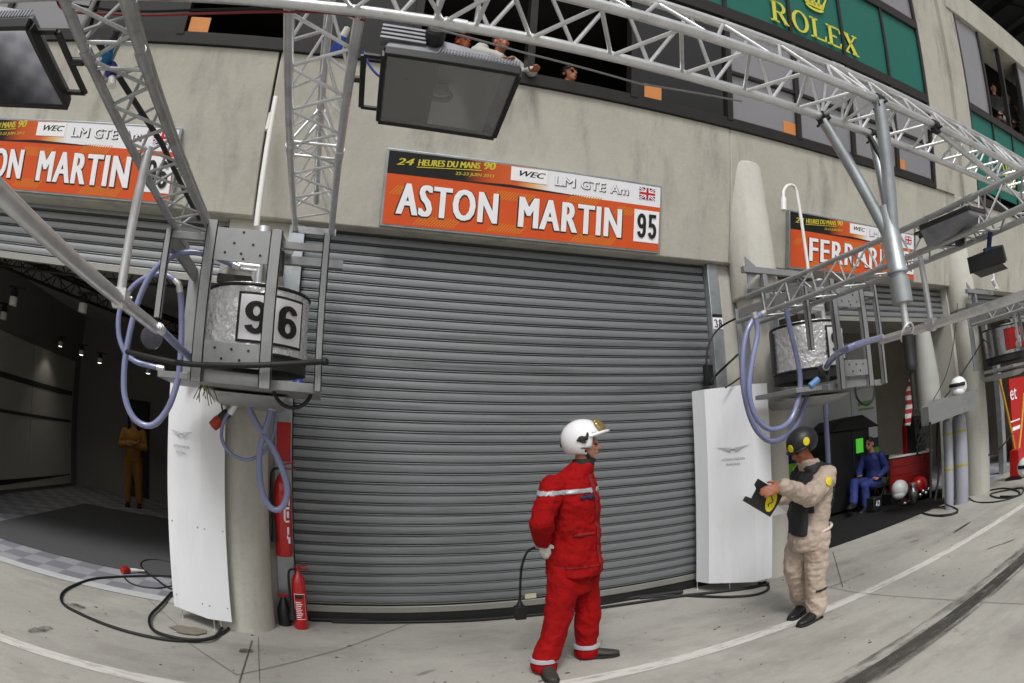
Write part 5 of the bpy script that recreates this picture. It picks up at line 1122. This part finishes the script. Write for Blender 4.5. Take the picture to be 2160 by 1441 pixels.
b = MB(); b.lathe(c0, [(0, -.03), (.045, -.03), (.05, -.01), (.045, .04), (.03, .06), (.03, .07)], 16, ax=d); b.build('shell', mat('plug_red', '8f1d16', .4), t); b = MB(); b.lathe(c0, [(.028, .07), (.024, .16), (.014, .2), (.012, .26)], 14, ax=d); b.build('collar', M_WPL, t)
cable('black cable lying along the foot of the roller door', [(655, 1306), (760, 1308), (900, 1306), (1020, 1300), (1090, 1292), (1180, 1283), (1270, 1270), (1360, 1258), (1440, 1248)], .022)
cable('second black cable lying just in front of the door cable', [(700, 1311), (860, 1312), (1000, 1308), (1120, 1298), (1250, 1284), (1350, 1270), (1430, 1258), (1500, 1250), (1560, 1243), (1600, 1236), (1620, 1232), (1612, 1228)], .016)
cable('black cable loop in front of the right white cover', [(1350, 1262), (1420, 1256), (1480, 1258), (1540, 1259), (1595, 1254), (1620, 1243), (1618, 1232), (1600, 1230)], .014)
cable('thin yellow cord tangle beside the right cover foot', [(1435, 1232), (1450, 1226), (1462, 1228), (1458, 1235), (1440, 1238), (1436, 1230)], .008, mat('yellow_cord', '8a7430', .6))
t = thing('tethered_plug', 'black plug block on a cable hanging behind the fireman', 'plug', P(1097, 1300, Y=4.0))
b = MB(); b.tube(smoothpath([P(1128, 1155, Y=3.95), P(1112, 1165, Y=4.0), P(1102, 1190, Y=4.05), P(1098, 1220, Y=4.1), P(1097, 1270, Y=4.15)]), .009, 8); b.build('cable', M_RUB, t)
pp = P(1097, 1288, Y=4.15); b = MB(); b.hexa([pp + V(p) for p in ((-.04, -.03, -.07), (.04, -.03, -.07), (.04, .03, -.07), (-.04, .03, -.07), (-.04, -.03, .04), (.04, -.03, .04), (.04, .03, .04), (-.04, .03, .04))]); b.lathe(pp, [(.03, .04), (.012, .08), (.01, .12)], 10); b.build('block', M_RUB, t, bevel=.006)
# cables by the right rig
for pts, r, lab in ((((1552, 672), (1520, 690), (1500, 715), (1491, 750), (1492, 785), (1503, 812)), .011, 'black cable arching from rig 95 down the door post'), (((1556, 748), (1535, 768), (1512, 790), (1498, 808)), .012, 'black cable slanting from rig 95 to the door post box'), (((1590, 775), (1570, 790), (1548, 806), (1530, 818)), .009, 'thin black cable slanting under rig 95')):
    b = MB(); b.tube(smoothpath([P(x, y, Y=5.1 if x < 1530 else 4.8) for x, y in pts]), r, 10); tag(b.build('cable', M_RUB), lab, 'cable')
p = P(1493, 792, Y=5.25); b = MB(); b.box(p + V((-.05, -.04, -.11)), p + V((.05, .02, .11))); tag(b.build('switch_box', M_BLK, bevel=.006), 'black switch box on the right door post', 'box')
b = MB(); b.tube(smoothpath([P(x, y, Y=3.75) for x, y in ((1804, 812), (1806, 835), (1818, 852), (1832, 853), (1843, 838), (1845, 812))]), .011, 10); tag(b.build('cable', M_RUB), 'black cable loop sagging under rig 95', 'cable')
# dangling green wires, red plug under rig 96
M_GW2 = mat('green_wire', '7d7f2c', .5)
b = MB(); o0 = P(432, 806, Y=4.1); random.seed(3)
for k in range(9):
    e = P(408 + k * 6.5, 850 + random.uniform(-14, 6), Y=4.05); mid = o0.lerp(e, .5) + V((random.uniform(-.02, .02), 0, .02)); b.tube(smoothpath([o0 + V((k * .003, 0, 0)), mid, e]), .0035, 6)
tag(b.build('wire_bundle', M_GW2), 'frayed bundle of yellow green wires under rig 96', 'wires')
t = thing('plug_connector', 'red plug on dark socket hanging under rig 96 before the white cover', 'connector', P(455, 890, Y=4.5)); c0 = P(470, 880, Y=4.5); d = (P(450, 898, Y=4.5) - c0).normalized()
b = MB(); b.lathe(c0, [(0, .02), (.04, .02), (.045, .05), (.04, .11), (0, .12)], 16, ax=d); b.build('shell', mat('plug_orange', 'a8301c', .4), t); b = MB(); b.lathe(c0, [(0, -.06), (.035, -.06), (.04, .0), (.036, .02)], 16, ax=d); b.build('socket', mat('dark_blue', '20242e', .4), t)
b = MB(); b.tube(smoothpath([c0 + V((0, 0, .03)), P(466, 850, Y=4.4), P(458, 822, Y=4.3)]), .006, 8); b.build('cable', M_RUB, t)
b = MB(); b.tube([P(498, 852, Y=4.42), P(486, 872, Y=4.45)], .028, 14); tag(b.build('hose_collar', M_ALU), 'crimped metal hose collar under rig 96', 'collar')
# vent pipes on the columns
b = MB(); b.tube([P(582, 205, Y=4.78), P(541, 478, Y=4.78)], .026, 16); tag(b.build('vent_pipe', M_WPL), 'straight white vent pipe in front of the left column', 'pipe', 'white vent pipes')
b = MB(); b.tube([P(573, 240, Y=4.84), P(565, 275, Y=4.84)], .03, 14); tag(b.build('pipe_stub', M_WPL), 'short white pipe stub beside the straight vent pipe', 'pipe')
t = thing('vent_pipe', 'white cane shaped vent pipe curving over beside the FERRARI sign', 'pipe', P(1700, 560, Y=4.75), 'white vent pipes')
b = MB(); b.tube(smoothpath([P(x, y, Y=4.72) for x, y in ((1653, 425), (1653, 405), (1660, 393), (1671, 391), (1679, 400), (1684, 425), (1694, 490), (1705, 572))]), .021, 14); b.build('pipe', M_WPL, t)
b = MB(); b.tube([P(1653, 418, Y=4.72), P(1653, 444, Y=4.72)], .036, 16); b.build('end_cap', M_WPL, t)
b = MB(); b.tube([P(2094, 590, Y=4.6), P(2103, 610, Y=4.6)], .04, 12); b.tube([P(2085, 520, Y=4.6), P(2100, 610, Y=4.6)], .02, 12); tag(b.build('vent_pipe', M_WPL), 'distant white vent pipe on the far right column', 'pipe', 'white vent pipes')
# ------------------------------------------------------------------ left garage interior
def spot(label, x, y, Y, s=1, lit=False):
    c = P(x, y, Y=Y); t = thing('track_spotlight', label, 'spotlight', c, 'garage track spotlights')
    b = MB(); b.lathe(c, [(.06 * s, -.10 * s), (.06 * s, .0), (.055 * s, .01)], 16); b.build('shade', M_WPL, t); b = MB(); b.lathe(c, [(.055 * s, .012), (.05 * s, .10 * s), (.02, .12 * s)], 16); b.box(c + V((-.10 * s, -.02, .12 * s)), c + V((.16 * s, .02, .15 * s))); b.build('gear', M_BLK, t)
    b = MB(); b.lathe(c + V((0, 0, -.101 * s)), [(.05 * s, 0), (0, -.004)], 14); b.build('lens', mat('spot_lens', 'fff4dd', .3, emit='fff0d6', estr=6) if lit else M_WPL, t)
    if lit:
        pl = bpy.data.lights.new('spot_glow', 'SPOT'); pl.energy = 4; pl.spot_size = 1.9; pl.spot_blend = .6; pl.shadow_soft_size = .05; pl.color = (1, .93, .82); po = bpy.data.objects.new('spot_glow', pl); COL.objects.link(po); po.location = c + V((0, 0, -.13 * s)); par(po, t)
spot('white track spotlight nearest the shutter in the left garage', 176, 642, 7.0); spot('white track spotlight at the left edge of the left garage', 29, 628, 7.0); spot('smaller white spotlight at far left under the ceiling rail', 8, 660, 8.2)
for i, (x, y, lab) in enumerate(((211, 757, 'lit small spotlight left of the looping hose'), (313, 779, 'lit small spotlight inside the loop of the hose'), (172, 740, 'lit small spotlight second from the hose loop'), (128, 722, 'lit small spotlight third from the hose loop'), (17, 730, 'lit small spotlight at the far left of the garage'))): spot(lab, x, y, 11.0, .8, True)
t = thing('ceiling_rail', 'black curved lattice rail under the left garage ceiling', 'rail', (-3.4, 7, 3.3))
truss(t, [(0, -.12, 3.42), (0, .12, 3.42), (0, 0, 3.20)], (-5.7, 6.6, 0), (-1.0, 6.6, 0), .018, .36, .007, m=M_BLK)
t = thing('ceiling_rail', 'long black rail running deep into the left garage', 'rail', (-5.2, 9, 3.3))
truss(t, [(-.12, 0, 3.5), (.12, 0, 3.5), (0, 0, 3.28)], (-4.9, 6.4, 0), (-1.6, 12.8, 0), .025, .40, .009, m=M_BLK)
t = thing('team_wall', 'white team wall panels with dark bands along the left garage side', 'wall panels', (-5.7, 9, 0))
M_TW = mat('team_panel', 'b9b7b0', .5, 0, .03, 2)
for k in range(3):
    b = MB(); b.box((-5.745, 6.3 + k * 2.1, .08), (-5.70, 8.37 + k * 2.1, 2.7)); b.build('panel', M_TW, t, bevel=.004)
b = MB(); b.box((-5.699, 6.3, 1.95), (-5.69, 12.5, 2.05)); b.build('dark_band', mat('charcoal_band', '403f3d', .5), t); b = MB(); b.box((-5.699, 6.3, 1.38), (-5.69, 12.5, 1.44)); b.build('dark_band', MATS['charcoal_band'], t)
pts = [(-5.692, 6.3 + k * .31, .62 - .46 * math.sin(min(1, k / 9) * PI / 2) + .10 * max(0, k - 9) / 11) for k in range(21)]; b = MB()
for p, q2, w0, w1 in zip(pts[:-1], pts[1:], [.16 - .007 * k for k in range(20)], [.16 - .007 * (k + 1) for k in range(20)]): b.add([V(p), V(q2), V(q2) + V((0, 0, w1)), V(p) + V((0, 0, w0))], [(0, 1, 2, 3)])
b.build('swoosh', M_BLK, t)
text('HACKETT  LONDON', 'lettering', M_INK, t, frame_m((-5.689, 8.3, 1.66), (0, 1, 0), (0, 0, 1)), .06, 1.6) if False else None
b = MB(); b.lathe((-5.69, 7.35, 1.72), [(.07, -.003), (.07, .003)], 20, ax=(1, 0, 0)); b.build('round_mark', M_INK, t)
t = thing('tool_cabinet', 'grey tool cabinet with drawers at the back of the left garage', 'cabinet', (-2.3, 12, 0))
b = MB(); b.box((-3.1, 12.2, .05), (-1.2, 12.9, 1.0)); b.build('carcass', M_STEEL, t, bevel=.01)
for k in range(4):
    b = MB(); b.box((-2.3, 12.17, .15 + k * .2), (-1.3, 12.198, .32 + k * .2)); b.build('drawer', M_STEEL, t, bevel=.004)
b = MB(); b.box((-2.95, 12.17, .2), (-2.6, 12.198, .8)); b.build('dark_hatch', M_BLK, t)
b = MB(); b.box((-4.4, 12.9, 0), (-3.9, 12.97, 2.1)); tag(b.build('inner_door', mat('dark_door', '1f1f20', .7)), 'dark doorway at the back of the left garage', 'door')
# ------------------------------------------------------------------ right garage interior
t = thing('partition', 'white partition wall with green logo and navy foot in the right garage', 'partition', (9.2, 9, 0))
b = MB(); b.box((6.0, 8.0, 1.21), (9.50, 8.05, 3.2)); b.box((9.52, 8.0, 1.21), (10.36, 8.05, 3.2)); b.build('panel', mat('partition_white', 'c6c8cb', .5, 0, .03, 2), t)
b = MB(); b.box((6.0, 7.99, 1.01), (10.36, 8.05, 1.208)); b.build('navy_band', mat('navy_band', '18204a', .5), t)
b = MB(); b.box((6.0, 7.99, .10), (10.36, 8.05, 1.008)); b.build('green_band', mat('lime_band', '6fae1c', .5), t)
c0 = V((10.02, 7.992, 1.88)); b = MB()
for k in range(6): b.box(c0 + V((-.28 + k * .085, 0, .02 + .02 * (k % 3))), c0 + V((-.21 + k * .085, .006, .12)))
b.box(c0 + V((-.28, 0, -.07)), c0 + V((.25, .006, -.03))); b.build('logo', mat('leaf_green', '6da23a', .5), t)
t = thing('equipment_rack', 'black equipment rack with a glowing green screen and draped cover', 'rack', (8.5, 7.4, 0))
b = MB(); b.box((7.93, 7.2, .05), (8.53, 7.8, 1.48)); b.box((8.55, 7.2, .05), (9.05, 7.8, 1.48)); b.build('cabinet', M_BLK, t, bevel=.01)
b = MB(); b.hexa([(7.9, 7.1, 1.49), (9.3, 7.1, 1.46), (9.3, 7.8, 1.46), (7.9, 7.8, 1.49), (8.2, 7.2, 1.68), (8.9, 7.2, 1.72), (8.9, 7.75, 1.72), (8.2, 7.75, 1.68)]); b.build('cover', M_RUB, t, bevel=.03)
s0 = P(1814, 939, Y=7.18); b = MB(); b.box(s0 + V((-.10, 0, -.14)), s0 + V((.10, .015, .12))); b.build('screen', mat('green_screen', '50c040', .5, emit='55d23c', estr=.45), t)
t = thing('tool_trolley', 'red tool trolley with pale worktop in the right garage', 'trolley', (9.0, 6.3, 0))
TM = frame_m((9.40, 7.02, 0), (.53, -.57, 0), (0, 0, 1)); TT = lambda x, y, z: TM @ V((x, z, -y))
def tbox(x0, y0, z0, x1, y1, z1): return MB().hexa([TT(x, y, z) for z in (z0, z1) for x, y in ((x0, y0), (x1, y0), (x1, y1), (x0, y1))])
tbox(0, 0, .10, .88, .6, .80).build('body', M_REDC, t, bevel=.02); tbox(-.03, -.03, .802, .91, .63, .84).build('worktop', M_WPL, t, bevel=.008)
for k in range(4): tbox(.03, -.012, .14 + k * .165, .85, -.001, .29 + k * .165).build('drawer', M_REDC, t, bevel=.003)
for x in (.08, .80):
    b = MB(); b.lathe(TT(x, .08, .05), [(.05, 0), (.05, .03)], 16, ax=(.68, -.73, 0)); b.build('wheel', M_RUB, t)
def race_helmet(label, c, r, F, m=M_HELM, vis=True):
    t = thing('crash_helmet', label, 'helmet', c, 'white crash helmets'); Lf, Fw, U = basis(F); R = Matrix((Lf, Fw, U)).transposed(); c = V(c)
    b = MB(); b.ball(c, (r * .92, r * 1.08, r), 24, R); b.ball(c + R @ V((0, r * .35, -r * .5)), (r * .72, r * .75, r * .5), 18, R); b.build('shell', m, t)
    if vis:
        b = MB(); n = 14; vs = []
        for k in range(n + 1):
            a = -1.1 + 2.2 * k / n
            for zz in (-.02, .34): vs.append(c + R @ V((math.sin(a) * r * .96, math.cos(a) * r * 1.11, zz * r)))
        b.add(vs, [(2 * k, 2 * k + 2, 2 * k + 3, 2 * k + 1) for k in range(n)]); o = b.build('visor', M_INK, t); sm = o.modifiers.new('s', 'SOLIDIFY'); sm.thickness = .01
    return t
race_helmet('white crash helmet lying by the red trolley on the garage floor', P(1898, 1032, Z=.38), .16, (-.8, -.3), vis=False)
race_helmet('white crash helmet with black visor on the grey shelf box', P(2022, 815, Y=4.62), .15, (-1, -.25))
for i, (x, y, lab) in enumerate(((1868, 1040, 'black fuel canister with white 42 mark under the trolley'), (1851, 1064, 'black fuel canister with white 42 mark nearest the seated person'))):
    p = P(x, y, Z=.13); t = thing('canister', lab, 'canister', p, 'black canisters'); b = MB(); b.box((p.x - .1, p.y, .008), (p.x + .14, p.y + .2, .26)); b.build('body', M_BLK, t, bevel=.02)
    numbers('42', 'number', M_WINK, t, lambda x, y, z: V((p.x - .05 + x, p.y - .002 - z, .10 + y)), .10, .11)
p = P(1925, 1062, Z=.02); t = thing('steel_can', 'polished steel can beside the floor helmet', 'can', p); b = MB(); b.lathe(p, [(.09, 0), (.1, .02), (.1, .22), (.05, .28), (.05, .34)], 20); b.build('body', M_TANK, t); b = MB(); b.lathe(p, [(.06, .34), (.06, .37), (0, .38)], 16); b.build('lid', M_ALU, t)
p = P(1948, 1050, Z=.02); t = thing('red_machine', 'small red compressor with chrome fittings beside the steel can', 'compressor', p); b = MB(); b.ball(p + V((0, .1, .24)), (.2, .15, .17), 18); b.build('tank', M_REDC, t)
for k in range(5): b = MB(); b.ball(p + V((-.2 + .1 * k, -.05, .08 + .05 * (k % 2))), .045, 10); b.build('fitting', M_TANK, t); b = MB(); b.box(p + V((-.2, -.1, 0)), p + V((.25, .2, .05))); b.build('base', M_BLK, t)
# ------------------------------------------------------------------ right column: gas bottles, shelf box, flag, engine
for i, (x, lab, r, h) in enumerate(((2028, 'tall grey gas bottle with yellow straps, right of the pair', .125, 1.45), (2002, 'narrower grey gas bottle standing left of the tall one', .075, 1.42))):
    g = P(x, 1058, Z=0); yy = 5.02 + .03 * i; g = V((g.x / g.y * yy, yy, 0)); t = thing('gas_bottle', lab, 'gas bottle', g, 'grey gas bottles'); b = MB(); b.lathe(g, [(r, 0), (r, h - .12), (r * .8, h - .03), (r * .35, h), (r * .3, h + .05)], 26); b.build('cylinder', mat('bottle_grey', '9a9ca6', .4, .1, .05, 4), t)
    b = MB(); b.lathe(g, [(.03, h + .05), (.035, h + .13), (0, h + .14)], 12); b.build('valve', M_WPL if i == 0 else M_BLK, t)
    for zz in (.62, 1.16):
        b = MB(); b.lathe(g, [(r + .003, zz), (r + .005, zz + .02), (r + .003, zz + .035)], 24); b.build('strap', mat('yellow_strap', 'a39a3c', .6), t)
t = thing('shelf_box', 'grey metal shelf box on the right column under the white helmet', 'shelf', P(2010, 850, Y=4.7))
a = P(1960, 868, Y=4.85); b = MB(); p0, p1, p2 = P(1958, 858, Y=4.95), P(2027, 832, Y=4.5), P(2060, 822, Y=4.6)
for pa, pb in ((p0, p1), (p1, p2)):
    b.hexa([V((pa.x, pa.y, pa.z - .27)), V((pb.x, pb.y, pb.z - .27)), V((pb.x, 5.1, pb.z - .27)), V((pa.x, 5.1, pa.z - .27)), pa, pb, V((pb.x, 5.1, pb.z)), V((pa.x, 5.1, pa.z))])
b.build('body', M_STEEL, t, smooth=False)
b = MB(); b.tube([P(1962, 890, Y=4.9), P(1962, 1050, Y=4.9)], .02, 8); b.build('support_post', M_BLK, t)
M_STR = bpy.data.materials.new('flag_stripes'); M_STR.use_nodes = True; N = M_STR.node_tree.nodes; L_ = M_STR.node_tree.links
g_ = N.new('ShaderNodeNewGeometry'); sp = N.new('ShaderNodeSeparateXYZ'); ma = N.new('ShaderNodeMath'); ma.operation = 'MODULO'; ma.inputs[1].default_value = .16; gt = N.new('ShaderNodeMath'); gt.operation = 'GREATER_THAN'; gt.inputs[1].default_value = .08; mx = N.new('ShaderNodeMix'); mx.data_type = 'RGBA'; mx.inputs['A'].default_value = lin('a0202c'); mx.inputs['B'].default_value = lin('c9c6c2')
L_.new(g_.outputs['Position'], sp.inputs[0]); L_.new(sp.outputs['Z'], ma.inputs[0]); L_.new(ma.outputs[0], gt.inputs[0]); L_.new(gt.outputs[0], mx.inputs['Factor']); L_.new(mx.outputs['Result'], N['Principled BSDF'].inputs['Base Color']); N['Principled BSDF'].inputs['Roughness'].default_value = .8
f0 = P(1922, 800, Y=6.3); f1 = P(1912, 895, Y=6.3); b = MB(); n = 16; vs = []
for i in range(n + 1):
    for k in range(7):
        u = k / 6; p = f0.lerp(f1, i / n); vs.append(p + V(((u - .5) * (.12 + .12 * i / n) + .02 * math.sin(i * .9), .04 * math.sin(u * 9 + i * .3), -.05 * u)))
b.add(vs, [(i * 7 + k, i * 7 + k + 1, (i + 1) * 7 + k + 1, (i + 1) * 7 + k) for i in range(n) for k in range(6)]); o = b.build('striped_flag', M_STR); sm = o.modifiers.new('s', 'SOLIDIFY'); sm.thickness = .004; tag(o, 'red and white striped flag hanging at the right garage edge', 'flag')
b = MB(); b.lathe(P(1948, 720, Y=5.4) - V((0, 0, 1.1)), [(.20, .0), (.20, .5), (.13, 1.35)], 24); tag(b.build('insulated_duct', mat('pale_duct', 'a3a39e', .6, 0, .08, 4)), 'pale tapering duct behind the shelf box', 'duct')
p = P(1943, 915, Y=6.6); t = thing('engine_unit', 'dark tangled engine unit on stand beside the gas bottles', 'engine', p); random.seed(11)
b = MB(); b.box(p + V((-.22, 0, -.4)), p + V((.2, .3, .35))); b.build('block', mat('engine_dark', '2c2d2e', .5, .4, .3, 20), t, bevel=.03)
b = MB(); [b.tube(smoothpath([p + V((random.uniform(-.25, .2), -.03, random.uniform(-.4, .4))) for _ in range(4)]), .018, 8) for _ in range(9)]; b.build('pipes', mat('engine_pipe', '4a4b4d', .4, .5), t); b = MB(); b.box(p + V((-.1, .1, -1.0)), p + V((.1, .2, -.4))); b.build('stand', M_BLK, t)
p = P(1915, 935, Y=6.8); t = thing('red_post', 'narrow red post with amber mark next to the engine unit', 'post', p); b = MB(); b.box(p + V((-.05, 0, -.3)), p + V((.05, .1, .35))); b.build('post', M_REDC, t, bevel=.01); b = MB(); b.box(p + V((-.015, -.004, -.02)), p + V((.02, -.0, .08))); b.build('amber_mark', mat('amber', 'c06a1c', .4), t)
cable('thin black cable draped from the gas bottles across the ground', [(1992, 935, 1.0), (2000, 985, .45), (2020, 1025, .12), (2050, 1055, .0), (2080, 1060, 0), (2120, 1055, 0), (2150, 1045, 0)], .012)
cable('coil of black cable in front of the right garage', [(1945, 1082), (1975, 1087), (2010, 1083), (2020, 1075), (1998, 1068), (1960, 1074), (1948, 1083), (1985, 1089), (2018, 1082), (2015, 1072), (1996, 1064, .1), (1990, 1050, .2)], .012)
cable('tangled black cable on the ground by the far right column', [(2085, 1035), (2120, 1030), (2150, 1038), (2140, 1048), (2105, 1050), (2090, 1042), (2130, 1033), (2158, 1030), (2150, 1045), (2110, 1047)], .014)
# ------------------------------------------------------------------ far right pit
t = thing('team_banner', 'red team banner with white letters et at the far right garage', 'banner', P(2150, 880, Y=6.0))
a, c_ = P(2128, 800, Y=6.0), P(2200, 1020, Y=6.0); b = MB(); b.box((a.x, 6.0, c_.z), (c_.x + .6, 6.04, a.z)); b.build('panel', M_RED, t)
p = P(2132, 845, Y=5.99); text('et', 'lettering', M_WINK, t, frame_m((p.x, 5.992, p.z), (1, 0, 0), (0, 0, 1)), .26, .42, .01)
b = MB(); p = P(2132, 892, Y=5.99); b.box((p.x, 5.99, p.z), (p.x + .6, 5.997, p.z + .03)); b.box((p.x + .1, 5.99, p.z - .2), (p.x + .6, 5.997, p.z - .12)); b.build('print', M_WINK, t)
b = MB(); g = P(2122, 1015, Y=5.5); b.box((g.x - .12, 5.5, 0), (g.x + .05, 5.62, 3.2)); tag(b.build('gate_post', M_GALV), 'grey steel post at the far right garage edge', 'post')
for x0, y0, x1, y1, lab in ((2108, 800, 2142, 955, 'yellow pole leaning left before the far right garage'), (2160, 830, 2147, 965, 'yellow pole leaning right beside the red banner')):
    b = MB(); b.tube([P(x0, y0, Y=5.3), P(x1, y1, Y=5.2)], .028, 10); tag(b.build('yellow_pole', mat('amber_pole', 'b8851c', .5)), lab, 'pole', 'yellow poles')
g = P(2145, 1010, Z=0); t = thing('red_stand', 'red trolley jack body at the right edge under the yellow poles', 'jack', g); b = MB(); b.box((g.x - .1, g.y - .1, .05), (g.x + .1, g.y + .12, .55)); b.build('body', M_RED, t, bevel=.02); b = MB(); b.box((g.x - .14, g.y - .16, 0), (g.x + .3, g.y + .2, .05)); b.build('foot', M_BLK, t)
race_helmet('white crash helmet on the ground at the right edge', P(2162, 985, Z=.35), .16, (-.8, -.5))

# more clutter at the mouth of the right garage
g = P(1768, 1045, Z=0); b = MB(); b.ball((g.x, g.y, .13), (.22, .16, .13), 18); b.box((g.x - .16, g.y - .10, .0), (g.x + .16, g.y + .1, .10)); o = b.build('kit_bag', mat('grey_bag', '4a4e52', .8, 0, .2, 8)); tag(o, 'slumped grey kit bag on the floor left of the seated person', 'bag')
g = P(1838, 1050, Z=0); t = thing('air_bottle', 'short black bottle with chrome neck between the seated person and the helmet', 'bottle', g); b = MB(); b.lathe(g, [(.07, 0), (.08, .02), (.08, .25), (.03, .31)], 18); b.build('cylinder', M_BLK, t); b = MB(); b.lathe(g, [(.03, .31), (.035, .36), (0, .37)], 12); b.build('neck', M_TANK, t)
g = P(1888, 1062, Z=0); b = MB(); b.box((g.x - .16, g.y - .05, .004), (g.x + .16, g.y + .2, .20)); tag(b.build('crate', M_BLK, bevel=.015), 'low black crate under the white floor helmet', 'crate')
g = P(1908, 1068, Z=0); t = thing('chrome_valve', 'bright chrome valve block on the floor before the black crate', 'valve', g); b = MB(); b.ball(g + V((0, 0, .05)), .05, 12); b.tube([g + V((-.1, 0, .05)), g + V((.1, 0, .06))], .02, 10); b.build('body', M_TANK, t); b = MB(); b.lathe(g, [(.03, .09), (.05, .10), (.05, .115), (0, .12)], 14); b.build('hand_wheel', M_REDC, t)
b = MB(); b.tube(smoothpath([P(1980, 870, Y=5.25), P(1976, 940, Y=5.25), P(1980, 1000, Y=5.2), P(1972, 1055, Y=5.2)]), .02, 10); tag(b.build('air_hose', M_RUB), 'black air hose hanging beside the grey gas bottles', 'hose')
b = MB(); b.tube(smoothpath([P(2122, 640, Y=4.6), P(2060, 740, Y=4.75), P(2000, 830, Y=4.9), P(1960, 868, Y=5.0)]), .012, 8); tag(b.build('cable', M_RUB), 'black cable slanting down to the grey shelf box', 'cable')
b = MB(); b.tube(smoothpath([P(2020, 640, Y=4.7), P(2012, 720, Y=4.75), P(1996, 790, Y=4.8), P(1968, 845, Y=4.9)]), .007, 8); tag(b.build('cable', M_RUB), 'thin black cable dropping to the grey shelf box', 'cable')
b = MB(); b.tube(smoothpath([P(2084, 960, Y=4.9), P(2110, 945, Y=5.0), P(2135, 915, Y=5.2)]), .016, 8); tag(b.build('cable', M_RUB), 'black cable sagging from the far column to the grey post', 'cable')
